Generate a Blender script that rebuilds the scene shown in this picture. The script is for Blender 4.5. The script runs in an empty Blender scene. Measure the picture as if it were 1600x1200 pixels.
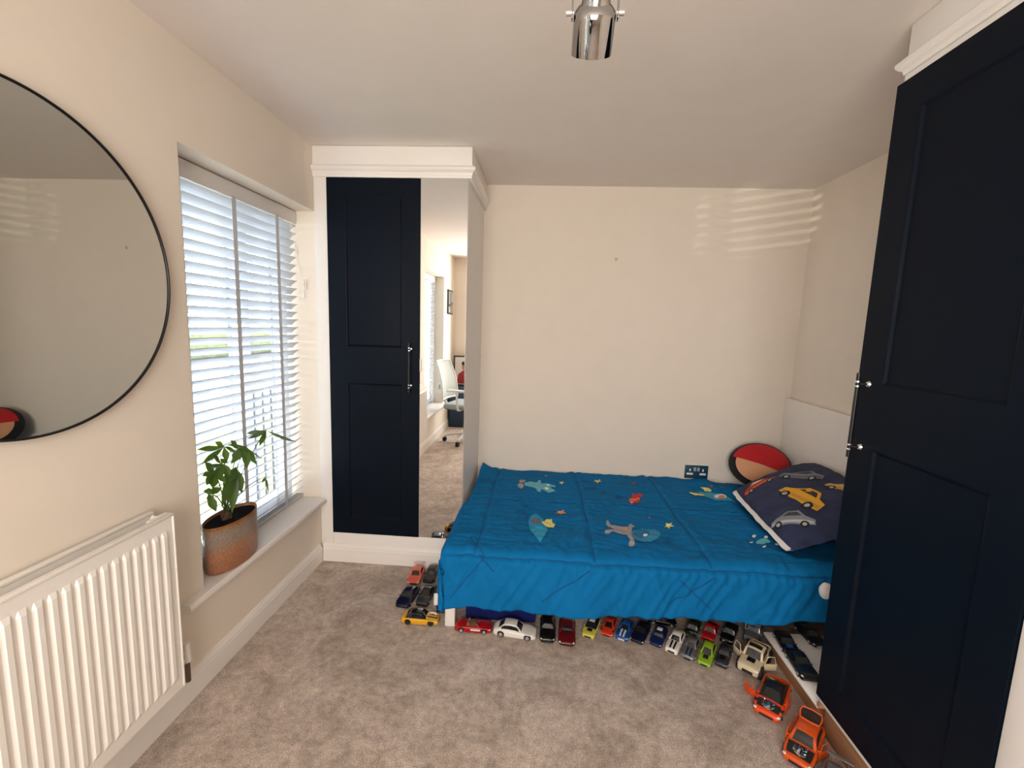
import bpy, bmesh, math, random
from mathutils import Vector, Matrix, noise
random.seed(7)
S = bpy.context.scene
COL = S.collection
PI = math.pi

# ---------------------------------------------------------------- camera
FPX, YAW, PITCH, ROLL, CAMZ = 696.73, 0.0612, 0.1300, 0.0331, 1.4607
Fw = Vector((-math.sin(YAW)*math.cos(PITCH), math.cos(YAW)*math.cos(PITCH), -math.sin(PITCH)))
Rt0 = Vector((math.cos(YAW), math.sin(YAW), 0)); Up0 = Rt0.cross(Fw)
Rt = Rt0*math.cos(ROLL) + Up0*math.sin(ROLL); Up = -Rt0*math.sin(ROLL) + Up0*math.cos(ROLL)
CP = Vector((0, 0, CAMZ))
cd = bpy.data.cameras.new('camera'); cam = bpy.data.objects.new('camera', cd); COL.objects.link(cam)
cd.sensor_fit = 'HORIZONTAL'; cd.sensor_width = 36; cd.lens = FPX/1600*36; cd.clip_start = 0.02
M = Matrix((Rt, Up, -Fw)).transposed().to_4x4(); M.translation = CP
cam.matrix_world = M
S.camera = cam

def at(u, v, ax, val):
    """measure: the point of the plane ax = val seen at pixel (u, v) of the photograph"""
    d = Fw*FPX + Rt*(u-800) - Up*(v-600)
    i = 'xyz'.index(ax)
    return CP + d*((val-CP[i])/d[i])

# ---------------------------------------------------------------- light
XL, XR, YB, YF, HC = -1.29, 1.728, 3.147, -1.55, 2.40
S.view_settings.view_transform = 'Standard'; S.view_settings.look = 'None'
S.view_settings.gamma = 1; S.view_settings.use_curve_mapping = False
S.view_settings.exposure = 0.22
S.cycles.max_bounces = 9; S.cycles.diffuse_bounces = 6; S.cycles.glossy_bounces = 5
S.cycles.transparent_max_bounces = 12; S.cycles.sample_clamp_indirect = 6
S.cycles.caustics_reflective = False; S.cycles.caustics_refractive = False
wd = bpy.data.worlds.new('sky'); S.world = wd; wd.use_nodes = True
bg = wd.node_tree.nodes['Background']; bg.inputs[0].default_value = (0.86, 0.93, 1.0, 1); bg.inputs[1].default_value = 14.0

def lamp(name, kind, loc, target, energy, color, **kw):
    l = bpy.data.lights.new(name, kind); o = bpy.data.objects.new(name, l); COL.objects.link(o)
    o.location = loc; l.energy = energy; l.color = color
    o.rotation_euler = (Vector(target)-Vector(loc)).to_track_quat('-Z', 'Y').to_euler()
    for k, v in kw.items(): setattr(l, k, v)
    return o
# the windows let the sky in (portals only steer sampling)
for yc in (2.04, -0.39):
    o = lamp('window_portal', 'AREA', (-1.53, yc, 1.22), (0, yc, 1.22), 1, (1, 1, 1), shape='RECTANGLE', size=1.66, size_y=0.98)
    o.data.cycles.is_portal = True
# added fill lamp behind the camera, invented to brighten the room
lamp('end_fill_light', 'AREA', (-0.08, YF+0.06, 1.45), (0.35, 3, 1.40), 79, (1.0, 0.95, 0.905), shape='RECTANGLE', size=1.8, size_y=1.6)
# sun thrown up by a car parked outside: the faint ladder of stripes high on the far wall
lamp('sun_glint', 'SPOT', (-7.4, -0.68, 0.80), (1.34, 3.14, 2.2), 850, (1.0, 0.95, 0.85), spot_size=math.radians(3.0), spot_blend=0.3, shadow_soft_size=0.008)

# ---------------------------------------------------------------- materials
MATS = {}
def srgb(r, g, b):
    f = lambda c: (c/12.92 if c <= 0.04045 else ((c+0.055)/1.055)**2.4)
    return (f(r/255), f(g/255), f(b/255))
def mat(name, col, rough=0.5, metal=0.0, bump=0.0, bscale=200.0, var=0.0, vscale=8.0, coat=0.0, spec=0.5, sheen=0.0, aniso=None):
    if name in MATS: return MATS[name]
    m = bpy.data.materials.new(name); m.use_nodes = True; MATS[name] = m
    nt = m.node_tree; b = nt.nodes['Principled BSDF']
    b.inputs['Base Color'].default_value = (*col, 1); b.inputs['Roughness'].default_value = rough
    b.inputs['Metallic'].default_value = metal; b.inputs['Specular IOR Level'].default_value = spec
    b.inputs['Coat Weight'].default_value = coat; b.inputs['Coat Roughness'].default_value = 0.08
    b.inputs['Sheen Weight'].default_value = sheen
    tc = nt.nodes.new('ShaderNodeTexCoord')
    n = nt.nodes.new('ShaderNodeTexNoise'); n.inputs['Scale'].default_value = vscale; n.inputs['Detail'].default_value = 4
    nt.links.new(tc.outputs['Object'], n.inputs['Vector'])
    r = nt.nodes.new('ShaderNodeValToRGB')
    v = max(var, 0.012)
    r.color_ramp.elements[0].position = 0.3; r.color_ramp.elements[1].position = 0.7
    r.color_ramp.elements[0].color = (*[c*(1-v) for c in col], 1); r.color_ramp.elements[1].color = (*[min(1, c*(1+v)) for c in col], 1)
    nt.links.new(n.outputs['Fac'], r.inputs['Fac']); nt.links.new(r.outputs['Color'], b.inputs['Base Color'])
    if bump:
        n2 = nt.nodes.new('ShaderNodeTexNoise'); n2.inputs['Scale'].default_value = bscale; n2.inputs['Detail'].default_value = 2
        nt.links.new(tc.outputs['Object'], n2.inputs['Vector'])
        bp = nt.nodes.new('ShaderNodeBump'); bp.inputs['Strength'].default_value = bump; bp.inputs['Distance'].default_value = 0.002
        nt.links.new(n2.outputs['Fac'], bp.inputs['Height']); nt.links.new(bp.outputs['Normal'], b.inputs['Normal'])
    return m
def paint(name, rgb, rough=0.28, metal=0.0): return mat(name, srgb(*rgb), rough, metal, coat=0.35, spec=0.35)
def nodes(m): return m.node_tree, m.node_tree.nodes['Principled BSDF']

wall_m = mat('wall_paint', (0.80, 0.725, 0.63), 0.85, bump=0.05, bscale=350, spec=0.2)
ceil_m = mat('ceiling_paint', (0.80, 0.735, 0.68), 0.9, bump=0.05, bscale=300, spec=0.2)
trim_m = mat('trim_gloss', (0.84, 0.80, 0.755), 0.35)
white_m = mat('white_board', (0.84, 0.81, 0.77), 0.45)
wend_m = mat('white_side_panel', (0.80, 0.775, 0.745), 0.45)
rad_m = mat('radiator_enamel', (0.86, 0.83, 0.78), 0.35)
navy_m = mat('navy_door', (0.0028, 0.0058, 0.0118), 0.45, bump=0.03, bscale=400, spec=0.09)
black_m = mat('black_metal', (0.008, 0.008, 0.009), 0.35, 0.3)
chrome_m = mat('chrome', (0.85, 0.85, 0.86), 0.07, 1.0)
dchrome_m = mat('chrome_dark_reflect', (0.36, 0.355, 0.36), 0.03, 1.0)  # chrome with a darkened colour standing in for dark reflections
mirror_m = mat('mirror_glass', (0.93, 0.94, 0.93), 0.0, 1.0)
rmirror_m = mat('grey_mirror_glass', (0.62, 0.63, 0.60), 0.0, 1.0)
for mm in (mirror_m, rmirror_m):                      # perfectly even silvering
    nt, b = nodes(mm)
    for l in list(b.inputs['Base Color'].links): nt.links.remove(l)
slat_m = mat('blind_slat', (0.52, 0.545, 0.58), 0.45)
tape_m = mat('blind_tape', (0.80, 0.80, 0.80), 0.8)
nt, b = nodes(tape_m); tl = nt.nodes.new('ShaderNodeBsdfTranslucent'); tl.inputs[0].default_value = (0.5, 0.5, 0.5, 1); mxl = nt.nodes.new('ShaderNodeMixShader'); mxl.inputs[0].default_value = 0.4
nt.links.new(b.outputs[0], mxl.inputs[1]); nt.links.new(tl.outputs[0], mxl.inputs[2]); nt.links.new(mxl.outputs[0], nt.nodes['Material Output'].inputs[0])
valance_m = mat('blind_valance', (0.74, 0.72, 0.70), 0.5)
upvc_m = mat('white_upvc', (0.85, 0.85, 0.85), 0.3)
tyre_m = mat('tyre', (0.008, 0.008, 0.008), 0.7)
glass_dark_m = mat('toy_glass', (0.012, 0.013, 0.015), 0.08, coat=0.3)
hub_m = mat('toy_hub', (0.55, 0.55, 0.56), 0.3, 0.8)
lamp_m = mat('toy_headlight', (0.75, 0.77, 0.8), 0.15, 0.2)
red_lens_m = mat('toy_tail_light', (0.35, 0.01, 0.01), 0.2)
plastic_black_m = mat('black_plastic', (0.012, 0.012, 0.013), 0.5)
tan_m = mat('tan_interior', (0.25, 0.13, 0.07), 0.6)
wood_m = mat('raw_pine', srgb(168, 124, 88), 0.65, var=0.18, vscale=5)
nt, b = nodes(wood_m)                                  # grain drawn out along the board
mp = nt.nodes.new('ShaderNodeMapping'); mp.inputs['Scale'].default_value = (14, 1.2, 14)
for nn in nt.nodes:
    if nn.type == 'TEX_NOISE':
        nt.links.new(nt.nodes['Texture Coordinate'].outputs['Object'], mp.inputs['Vector']); nt.links.new(mp.outputs['Vector'], nn.inputs['Vector'])
soil_m = mat('soil', (0.006, 0.005, 0.004), 1.0, bump=0.6, bscale=90, spec=0.0)
leaf_m = mat('leaf_green', (0.045, 0.100, 0.016), 0.35, var=0.35, vscale=12)
nt, b = nodes(leaf_m)
tl = nt.nodes.new('ShaderNodeBsdfTranslucent'); tl.inputs[0].default_value = (0.16, 0.26, 0.03, 1); mxl = nt.nodes.new('ShaderNodeMixShader'); mxl.inputs[0].default_value = 0.28
nt.links.new(b.outputs[0], mxl.inputs[1]); nt.links.new(tl.outputs[0], mxl.inputs[2]); nt.links.new(mxl.outputs[0], nt.nodes['Material Output'].inputs[0])
stem_m = mat('green_stem', (0.06, 0.11, 0.03), 0.5)
bark_m = mat('bark', (0.10, 0.045, 0.022), 0.8, var=0.5, vscale=40, bump=0.5, bscale=60)
duvet_m = mat('blue_cotton', (0.0018, 0.142, 0.370), 0.8, var=0.05, vscale=3, bump=0.12, bscale=500, spec=0.12)
sheet_m = mat('white_cotton', (0.80, 0.79, 0.78), 0.85, bump=0.1, bscale=300)
pillow_m = mat('navy_cotton', (0.018, 0.028, 0.080), 0.85, var=0.35, vscale=14, bump=0.1, bscale=400)
boxblue_m = mat('navy_plastic', (0.010, 0.016, 0.11), 0.3)

# carpet: short twisted pile with brushed patches
carpet_m = bpy.data.materials.new('carpet_pile'); carpet_m.use_nodes = True
nt, b = nodes(carpet_m); L = nt.links.new
b.inputs['Roughness'].default_value = 0.95; b.inputs['Specular IOR Level'].default_value = 0.1; b.inputs['Sheen Weight'].default_value = 0.05
tc = nt.nodes.new('ShaderNodeTexCoord')
def ntex(sc, det, rough=0.6, dist=0.0):
    n = nt.nodes.new('ShaderNodeTexNoise'); n.inputs['Scale'].default_value = sc; n.inputs['Detail'].default_value = det
    n.inputs['Roughness'].default_value = rough; n.inputs['Distortion'].default_value = dist
    L(tc.outputs['Object'], n.inputs['Vector']); return n
def ramp(n, p0, c0, p1, c1):
    r = nt.nodes.new('ShaderNodeValToRGB'); e = r.color_ramp.elements
    e[0].position = p0; e[0].color = (*c0, 1); e[1].position = p1; e[1].color = (*c1, 1); L(n.outputs['Fac'], r.inputs['Fac']); return r
big = ntex(5.5, 6, 0.65, 1.2); fine = ntex(260, 3, 0.7); mid = ntex(34, 5, 0.7)
r1 = ramp(big, 0.36, (0.46, 0.375, 0.315), 0.64, (0.70, 0.59, 0.51))
r2 = ramp(fine, 0.34, (0.50, 0.50, 0.50), 0.66, (1.35, 1.35, 1.35))
r3 = ramp(mid, 0.35, (0.78, 0.77, 0.76), 0.65, (1.15, 1.15, 1.15))
def mul(a, c):
    x = nt.nodes.new('ShaderNodeMix'); x.data_type = 'RGBA'; x.blend_type = 'MULTIPLY'; x.inputs[0].default_value = 1
    L(a, x.inputs[6]); L(c, x.inputs[7]); return x.outputs[2]
L(mul(mul(r1.outputs[0], r2.outputs[0]), r3.outputs[0]), b.inputs['Base Color'])
bp = nt.nodes.new('ShaderNodeBump'); bp.inputs['Strength'].default_value = 0.8; bp.inputs['Distance'].default_value = 0.004
ad = nt.nodes.new('ShaderNodeMath'); ad.operation = 'ADD'; L(fine.outputs['Fac'], ad.inputs[0]); L(mid.outputs['Fac'], ad.inputs[1])
L(ad.outputs[0], bp.inputs['Height']); L(bp.outputs['Normal'], b.inputs['Normal'])

# glazed two-tone stoneware of the plant pot
pot_m = bpy.data.materials.new('stoneware_glaze'); pot_m.use_nodes = True
nt, b = nodes(pot_m); L = nt.links.new; b.inputs['Roughness'].default_value = 0.32
tc = nt.nodes.new('ShaderNodeTexCoord'); sx = nt.nodes.new('ShaderNodeSeparateXYZ'); L(tc.outputs['Object'], sx.inputs[0])
n1 = nt.nodes.new('ShaderNodeTexNoise'); n1.inputs['Scale'].default_value = 25; n1.inputs['Detail'].default_value = 6; L(tc.outputs['Object'], n1.inputs['Vector'])
ma = nt.nodes.new('ShaderNodeMath'); ma.operation = 'MULTIPLY_ADD'; ma.inputs[1].default_value = 0.05; L(n1.outputs['Fac'], ma.inputs[0]); L(sx.outputs['Z'], ma.inputs[2])
mr = nt.nodes.new('ShaderNodeMapRange'); mr.inputs[1].default_value = 0.02; mr.inputs[2].default_value = 0.24; L(ma.outputs[0], mr.inputs[0])
rp = nt.nodes.new('ShaderNodeValToRGB'); L(mr.outputs[0], rp.inputs[0])
e = rp.color_ramp.elements
e[0].position = 0.0; e[0].color = (*srgb(150, 100, 72), 1)
e[1].position = 1.0; e[1].color = (*srgb(120, 72, 30), 1)
for pp, cc in ((0.45, srgb(170, 120, 90)), (0.58, srgb(152, 130, 112)), (0.78, srgb(148, 136, 125)), (0.90, srgb(150, 120, 90)), (0.94, srgb(150, 95, 40))):
    q = e.new(pp); q.color = (*cc, 1)
vz = nt.nodes.new('ShaderNodeTexNoise'); vz.inputs['Scale'].default_value = 170; L(tc.outputs['Object'], vz.inputs['Vector'])
rr = nt.nodes.new('ShaderNodeValToRGB'); rr.color_ramp.elements[0].position = 0.35; rr.color_ramp.elements[0].color = (0.72, 0.72, 0.72, 1); rr.color_ramp.elements[1].position = 0.6; rr.color_ramp.elements[1].color = (1.1, 1.1, 1.1, 1)
L(vz.outputs['Fac'], rr.inputs[0])
x = nt.nodes.new('ShaderNodeMix'); x.data_type = 'RGBA'; x.blend_type = 'MULTIPLY'; x.inputs[0].default_value = 1
L(rp.outputs[0], x.inputs[6]); L(rr.outputs[0], x.inputs[7]); L(x.outputs[2], b.inputs['Base Color'])

# window glass: clear with a thin reflection
glass_m = bpy.data.materials.new('window_glass'); glass_m.use_nodes = True
nt = glass_m.node_tree; nt.nodes.clear()
o_ = nt.nodes.new('ShaderNodeOutputMaterial'); mx = nt.nodes.new('ShaderNodeMixShader'); tr = nt.nodes.new('ShaderNodeBsdfTransparent'); gl = nt.nodes.new('ShaderNodeBsdfGlossy')
gl.inputs['Roughness'].default_value = 0.0; mx.inputs[0].default_value = 0.05
nt.links.new(tr.outputs[0], mx.inputs[1]); nt.links.new(gl.outputs[0], mx.inputs[2]); nt.links.new(mx.outputs[0], o_.inputs[0])

# ---------------------------------------------------------------- mesh helpers
def new_obj(name, me, m, parent=None):
    o = bpy.data.objects.new(name, me); COL.objects.link(o)
    if m is not None and not me.materials: me.materials.append(m)
    if parent is not None: o.parent = parent
    return o
def finish(bm, name, m, parent=None, smooth=False, off=None, angle=40):
    if off is not None: bmesh.ops.translate(bm, verts=bm.verts, vec=-Vector(off))
    bmesh.ops.recalc_face_normals(bm, faces=bm.faces)
    me = bpy.data.meshes.new(name); bm.to_mesh(me); bm.free()
    if smooth:
        me.shade_smooth()
        if angle: me.set_sharp_from_angle(angle=math.radians(angle))
    return new_obj(name, me, m, parent)
def pyd(name, vs, fs, m, parent=None, smooth=True, off=None, angle=None):
    bm = bmesh.new(); vv = [bm.verts.new(v) for v in vs]
    for f in fs:
        try: bm.faces.new([vv[i] for i in f])
        except ValueError: pass
    return finish(bm, name, m, parent, smooth, off, angle)
def box(bm, lo, hi, bev=0.0, seg=2):
    r = bmesh.ops.create_cube(bm, size=1.0); vs = r['verts']
    c = [(a+b)/2 for a, b in zip(lo, hi)]; d = [abs(b-a) for a, b in zip(lo, hi)]
    for v in vs: v.co = Vector((c[0]+v.co.x*d[0], c[1]+v.co.y*d[1], c[2]+v.co.z*d[2]))
    if bev > 0:
        es = list({e for v in vs for e in v.link_edges})
        bmesh.ops.bevel(bm, geom=es, offset=min(bev, min(d)*0.45), segments=seg, affect='EDGES', profile=0.5)
    return vs
def bxo(name, lo, hi, m, parent=None, bev=0.0, off=None, seg=2):
    bm = bmesh.new(); box(bm, lo, hi, bev, seg); return finish(bm, name, m, parent, bev > 0, off, 50)
def rod(bm, a, b, r0, r1=None, seg=12):
    a, b = Vector(a), Vector(b); d = b-a; r1 = r0 if r1 is None else r1
    q = d.to_track_quat('Z', 'Y').to_matrix().to_4x4(); q.translation = (a+b)/2
    return bmesh.ops.create_cone(bm, cap_ends=True, segments=seg, radius1=r0, radius2=r1, depth=d.length, matrix=q)['verts']
def rodo(name, a, b, r, m, parent=None, seg=12, off=None, r1=None):
    bm = bmesh.new(); rod(bm, a, b, r, r1, seg); return finish(bm, name, m, parent, True, off, 50)
def ball(bm, c, r, sc=(1, 1, 1), u=14, v=10):
    q = Matrix.Translation(Vector(c)) @ Matrix.Diagonal((*sc, 1))
    return bmesh.ops.create_uvsphere(bm, u_segments=u, v_segments=v, radius=r, matrix=q)['verts']
def lathe(bm, prof, seg=32, sx=1.0, sy=1.0, c=(0, 0, 0)):
    rings = []
    for r, z in prof:
        rings.append([bm.verts.new((c[0]+r*sx*math.cos(2*PI*i/seg), c[1]+r*sy*math.sin(2*PI*i/seg), c[2]+z)) for i in range(seg)])
    for a, b_ in zip(rings, rings[1:]):
        for i in range(seg):
            bm.faces.new((a[i], a[(i+1) % seg], b_[(i+1) % seg], b_[i]))
    for ring in (rings[0], rings[-1]):
        if (ring[0].co-ring[seg//2].co).length > 1e-5: bm.faces.new(ring)
    bmesh.ops.remove_doubles(bm, verts=bm.verts, dist=1e-6)
def tube(bm, pts, r, seg=8, taper=None):
    pts = [Vector(p) for p in pts]; rings = []
    for i, p in enumerate(pts):
        d = (pts[min(i+1, len(pts)-1)]-pts[max(i-1, 0)]).normalized()
        a = d.orthogonal().normalized() if abs(d.z) > 0.9 else d.cross(Vector((0, 0, 1))).normalized()
        if i and a.dot(prev) < 0: a = -a
        prev = a; b_ = d.cross(a)
        rr = r*(taper[i] if taper else 1)
        rings.append([bm.verts.new(p+a*rr*math.cos(2*PI*k/seg)+b_*rr*math.sin(2*PI*k/seg)) for k in range(seg)])
    for a, b_ in zip(rings, rings[1:]):
        for k in range(seg): bm.faces.new((a[k], a[(k+1) % seg], b_[(k+1) % seg], b_[k]))
    bm.faces.new(rings[0]); bm.faces.new(rings[-1])
def extrude_profile(bm, prof, p0, p1, out, up=(0, 0, 1)):
    """prof: (outward, up) pairs; swept from p0 to p1"""
    out, up = Vector(out), Vector(up); A = [bm.verts.new(Vector(p0)+out*o+up*z) for o, z in prof]; B = [bm.verts.new(Vector(p1)+out*o+up*z) for o, z in prof]
    n = len(prof)
    for i in range(n): bm.faces.new((A[i], A[(i+1) % n], B[(i+1) % n], B[i]))
    bm.faces.new(A); bm.faces.new(list(reversed(B)))
def thing(name, label, cat, loc=(0, 0, 0), rz=0.0, group=None):
    o = bpy.data.objects.new(name, None); COL.objects.link(o); o.empty_display_size = 0.05
    o.location = loc; o.rotation_euler = (0, 0, rz); tag(o, label, cat, group); return o
def tag(o, label, cat, group=None):
    o['label'] = label; o['category'] = cat
    if group: o['group'] = group
    return o
def struct(o): o['kind'] = 'structure'; return o
def copy_tree(o, parent=None):
    c = o.copy(); COL.objects.link(c); c.parent = parent
    for ch in list(o.children): copy_tree(ch, c)
    return c

# ---------------------------------------------------------------- room shell
WIN = [(1.565, 2.52), (-0.872, 0.083)]; ZS, ZT = 0.365, 2.058
def holed_wall(name, x0, x1, ys, zs, holes):
    bm = bmesh.new(); V = {}
    def v(x, i, j):
        k = (x, i, j)
        if k not in V: V[k] = bm.verts.new((x, ys[i], zs[j]))
        return V[k]
    solid = lambda i, j: 0 <= i < len(ys)-1 and 0 <= j < len(zs)-1 and (i, j) not in holes
    for i in range(len(ys)-1):
        for j in range(len(zs)-1):
            if not solid(i, j): continue
            for x in (x0, x1): bm.faces.new((v(x, i, j), v(x, i+1, j), v(x, i+1, j+1), v(x, i, j+1)))
            for di, dj, (a, b_) in ((-1, 0, ((i, j), (i, j+1))), (1, 0, ((i+1, j), (i+1, j+1))), (0, -1, ((i, j), (i+1, j))), (0, 1, ((i, j+1), (i+1, j+1)))):
                if not solid(i+di, j+dj): bm.faces.new((v(x0, *a), v(x0, *b_), v(x1, *b_), v(x1, *a)))
    return struct(finish(bm, name, wall_m))
holed_wall('wall_left', -1.52, XL, [YF-0.1, WIN[1][0], WIN[1][1], WIN[0][0], WIN[0][1], YB+0.1], [-0.05, ZS, ZT, HC+0.05], {(1, 1), (3, 1)})
struct(bxo('wall_back', (XL, YB, -0.05), (XR+0.1, YB+0.1, HC+0.05), wall_m))
struct(bxo('wall_right', (XR, YF-0.1, -0.05), (XR+0.1, YB, HC+0.05), wall_m))
struct(bxo('wall_front', (XL, YF-0.1, -0.05), (XR, YF, HC+0.05), wall_m))
struct(bxo('floor', (XL-0.02, YF, -0.06), (XR, YB, 0.0), carpet_m))
struct(bxo('ceiling', (XL-0.05, YF, HC), (XR, YB, HC+0.08), ceil_m))
SK = [(0, 0), (0.018, 0), (0.018, 0.078), (0.0155, 0.085), (0.0155, 0.092), (0.010, 0.101), (0.006, 0.108), (0, 0.110)]
bm = bmesh.new(); extrude_profile(bm, SK, (XL, YF, 0), (XL, 2.482, 0), (1, 0, 0)); struct(finish(bm, 'baseboard_left', trim_m))
bm = bmesh.new(); extrude_profile(bm, SK, (-0.42, YB, 0), (1.1, YB, 0), (0, -1, 0)); struct(finish(bm, 'baseboard_back', trim_m))
bm = bmesh.new(); extrude_profile(bm, SK, (XL+0.02, YF, 0), (XR, YF, 0), (0, 1, 0)); struct(finish(bm, 'baseboard_front', trim_m))

# made-up window frame put round the added fill lamp
fill_frame = struct(bxo('window_3', (-1.04, YF+0.001, 0.58), (-0.98, YF+0.03, 2.32), upvc_m))
bxo('frame_bar', (0.82, YF+0.001, 0.58), (0.88, YF+0.03, 2.32), upvc_m, fill_frame)
bxo('frame_bar', (-0.98, YF+0.001, 2.26), (0.82, YF+0.03, 2.32), upvc_m, fill_frame)
bxo('frame_bar', (-0.98, YF+0.001, 0.58), (0.82, YF+0.03, 0.64), upvc_m, fill_frame)
# windows: white frames, glass, sill
def window(n, y0, y1):
    f = struct(bxo('window_%d' % n, (-1.52, y0, ZS), (-1.46, y0+0.06, ZT), upvc_m))
    bxo('frame_bar', (-1.52, y1-0.06, ZS), (-1.46, y1, ZT), upvc_m, f)
    bxo('frame_bar', (-1.52, y0+0.06, ZT-0.06), (-1.46, y1-0.06, ZT), upvc_m, f)
    bxo('frame_bar', (-1.52, y0+0.06, ZS), (-1.46, y1-0.06, ZS+0.10), upvc_m, f)
    ym = y0+0.62*(y1-y0)
    bxo('frame_bar', (-1.52, ym-0.03, ZS+0.10), (-1.465, ym+0.03, ZT-0.06), upvc_m, f)
    bxo('pane', (-1.497, y0+0.06, ZS+0.10), (-1.491, ym-0.03, ZT-0.06), glass_m, f)
    bxo('pane', (-1.497, ym+0.03, ZS+0.10), (-1.491, y1-0.06, ZT-0.06), glass_m, f)
    bm = bmesh.new()
    extrude_profile(bm, [(-0.20, 0), (0, 0), (0.034, 0), (0.041, 0.004), (0.044, 0.015), (0.041, 0.026), (0.034, 0.030), (0, 0.030), (-0.20, 0.030)],
                    (XL, y0+0.001, ZS), (XL, y1-0.001, ZS), (1, 0, 0))
    # horn of the sill past the reveal
    extrude_profile(bm, [(0.0005, 0), (0.034, 0), (0.041, 0.004), (0.044, 0.015), (0.041, 0.026), (0.034, 0.030), (0.0005, 0.030)], (XL, y0-0.12, ZS), (XL, y0+0.001, ZS), (1, 0, 0))
    if n == 2: extrude_profile(bm, [(0.0005, 0), (0.034, 0), (0.041, 0.004), (0.044, 0.015), (0.041, 0.026), (0.034, 0.030), (0.0005, 0.030)], (XL, y1-0.001, ZS), (XL, y1+0.10, ZS), (1, 0, 0))
    finish(bm, 'window_sill', trim_m, f)
window(1, WIN[0][0], 2.497); window(2, *WIN[1])
# the strip of reveal between the sill end and the wardrobe
# ---------------------------------------------------------------- venetian blinds
def make_blind(y0, y1, label):
    t = thing('venetian_blind', label, 'blind', (-1.42, (y0+y1)/2, ZS+0.03), group='white venetian blinds in the windows')
    O = t.location; hw = (y1-y0)/2-0.008
    bm = bmesh.new(); box(bm, (0.010, -hw, 1.590), (0.024, hw, 1.658), 0.003); finish(bm, 'valance', valance_m, t, True, angle=50)
    bm = bmesh.new(); box(bm, (-0.028, -hw, 1.615), (0.009, hw, 1.656), 0.002); finish(bm, 'head_rail', slat_m, t)
    a = math.radians(38); N = 36; z0, pitch = 0.045, 0.0435
    bm = bmesh.new(); vs = []
    for i in range(5):
        u = (i-2)/2*0.025; c = 0.0025*(1-(i-2)**2/4)
        vs.append((u*math.cos(a)-c*math.sin(a), u*math.sin(a)+c*math.cos(a)))
    th = 0.0026; nx, nz = -math.sin(a)*th, math.cos(a)*th
    ring = [(x, z) for x, z in vs]+[(x-nx, z-nz) for x, z in reversed(vs)]
    A = [bm.verts.new((x, -hw, z)) for x, z in ring]; B = [bm.verts.new((x, hw, z)) for x, z in ring]
    for i in range(10): bm.faces.new((A[i], A[(i+1) % 10], B[(i+1) % 10], B[i]))
    bm.faces.new(A); bm.faces.new(B)
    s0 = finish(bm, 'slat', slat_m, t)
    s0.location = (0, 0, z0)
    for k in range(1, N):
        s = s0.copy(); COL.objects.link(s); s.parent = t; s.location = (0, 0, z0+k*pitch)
    bm = bmesh.new(); box(bm, (-0.024, -hw, 0.003), (0.024, hw, 0.020), 0.004); finish(bm, 'bottom_rail', slat_m, t, True, angle=50)
    for yy in (-0.36, -0.045, 0.285):
        bm = bmesh.new(); box(bm, (0.0235, yy-0.0135, 0.004), (0.0245, yy+0.0135, 1.60)); finish(bm, 'ladder_tape', tape_m, t)
        bm = bmesh.new(); box(bm, (-0.0255, yy-0.0135, 0.004), (-0.0245, yy+0.0135, 1.60)); finish(bm, 'ladder_tape', tape_m, t)
    return t
b1 = make_blind(1.567, 2.518, 'white wooden slat venetian blind behind the potted plant')
O = Vector(b1.location)
cl = Vector((-1.354, 2.5125, 1.655))
bm = bmesh.new(); box(bm, cl+Vector((-0.008, -0.004, -0.03)), cl+Vector((0.008, 0.0055, 0.03)), 0.002); rod(bm, cl+Vector((0, 0, 0.0)), cl+Vector((0, -0.022, 0.0)), 0.005); rod(bm, cl+Vector((0, -0.02, -0.024)), cl+Vector((0, -0.02, 0.024)), 0.004)
finish(bm, 'cord_cleat', white_m, b1, True, O, 50)
bm = bmesh.new(); tube(bm, [(-1.393, 2.44, 1.985), (-1.392, 2.47, 1.90), (-1.388, 2.485, 1.84), (-1.375, 2.488, 1.76), (-1.360, 2.488, 1.67), (-1.354, 2.489, 1.64), (-1.35, 2.488, 1.60)], 0.0013, 6); finish(bm, 'pull_cord', white_m, b1, True, O)
bm = bmesh.new(); tube(bm, [(-1.393, 2.46, 1.985), (-1.391, 2.48, 1.91), (-1.388, 2.486, 1.85)], 0.0013, 6); finish(bm, 'pull_cord', white_m, b1, True, O)
for zz in (1.845, 1.60):
    rodo('cord_tassel', (-1.388 if zz > 1.7 else -1.349, 2.487, zz+0.016), (-1.387 if zz > 1.7 else -1.349, 2.487, zz-0.02), 0.003, white_m, b1, 10, O, 0.0065)
make_blind(*WIN[1], 'white venetian blind seen only as a reflection in the tall mirror')

# ---------------------------------------------------------------- outside
lawn_m = mat('lawn', srgb(98, 95, 40), 0.9, var=0.25, vscale=3); pave_m = mat('paving', srgb(96, 99, 106), 0.9, var=0.1, vscale=2)
rail_m = mat('railing_grey', (0.022, 0.024, 0.028), 0.5); hedge_m = mat('hedge', srgb(76, 82, 44), 0.95, var=0.4, vscale=6)
struct(bxo('garden_ground', (-30, -25, -0.50), (-1.6, 40, -0.40), pave_m))
struct(bxo('lawn', (-5.2, -6, -0.40), (-2.6, 14, -0.38), lawn_m))
tag(bxo('hedge', (-15.5, -12, -0.4), (-14.5, 30, 0.75), hedge_m, bev=0.15), 'far hedge beyond the road outside the window', 'hedge')
ra = thing('railing', 'dark upright post with pale picket railing outside the blind', 'railing', (-2.3, 3.3, -0.40))
bxo('post', (-0.03, -0.03, 0), (0.03, 0.03, 1.62), rail_m, ra)
bxo('top_rail', (-0.015, 0.03, 1.28), (0.015, 1.3, 1.32), upvc_m, ra); bxo('bottom_rail', (-0.015, 0.03, 0.10), (0.015, 1.3, 0.14), upvc_m, ra)
for k in range(10): bxo('picket', (-0.009, 0.12+k*0.115, 0.14), (0.009, 0.145+k*0.115, 1.28), rail_m, ra)
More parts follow.
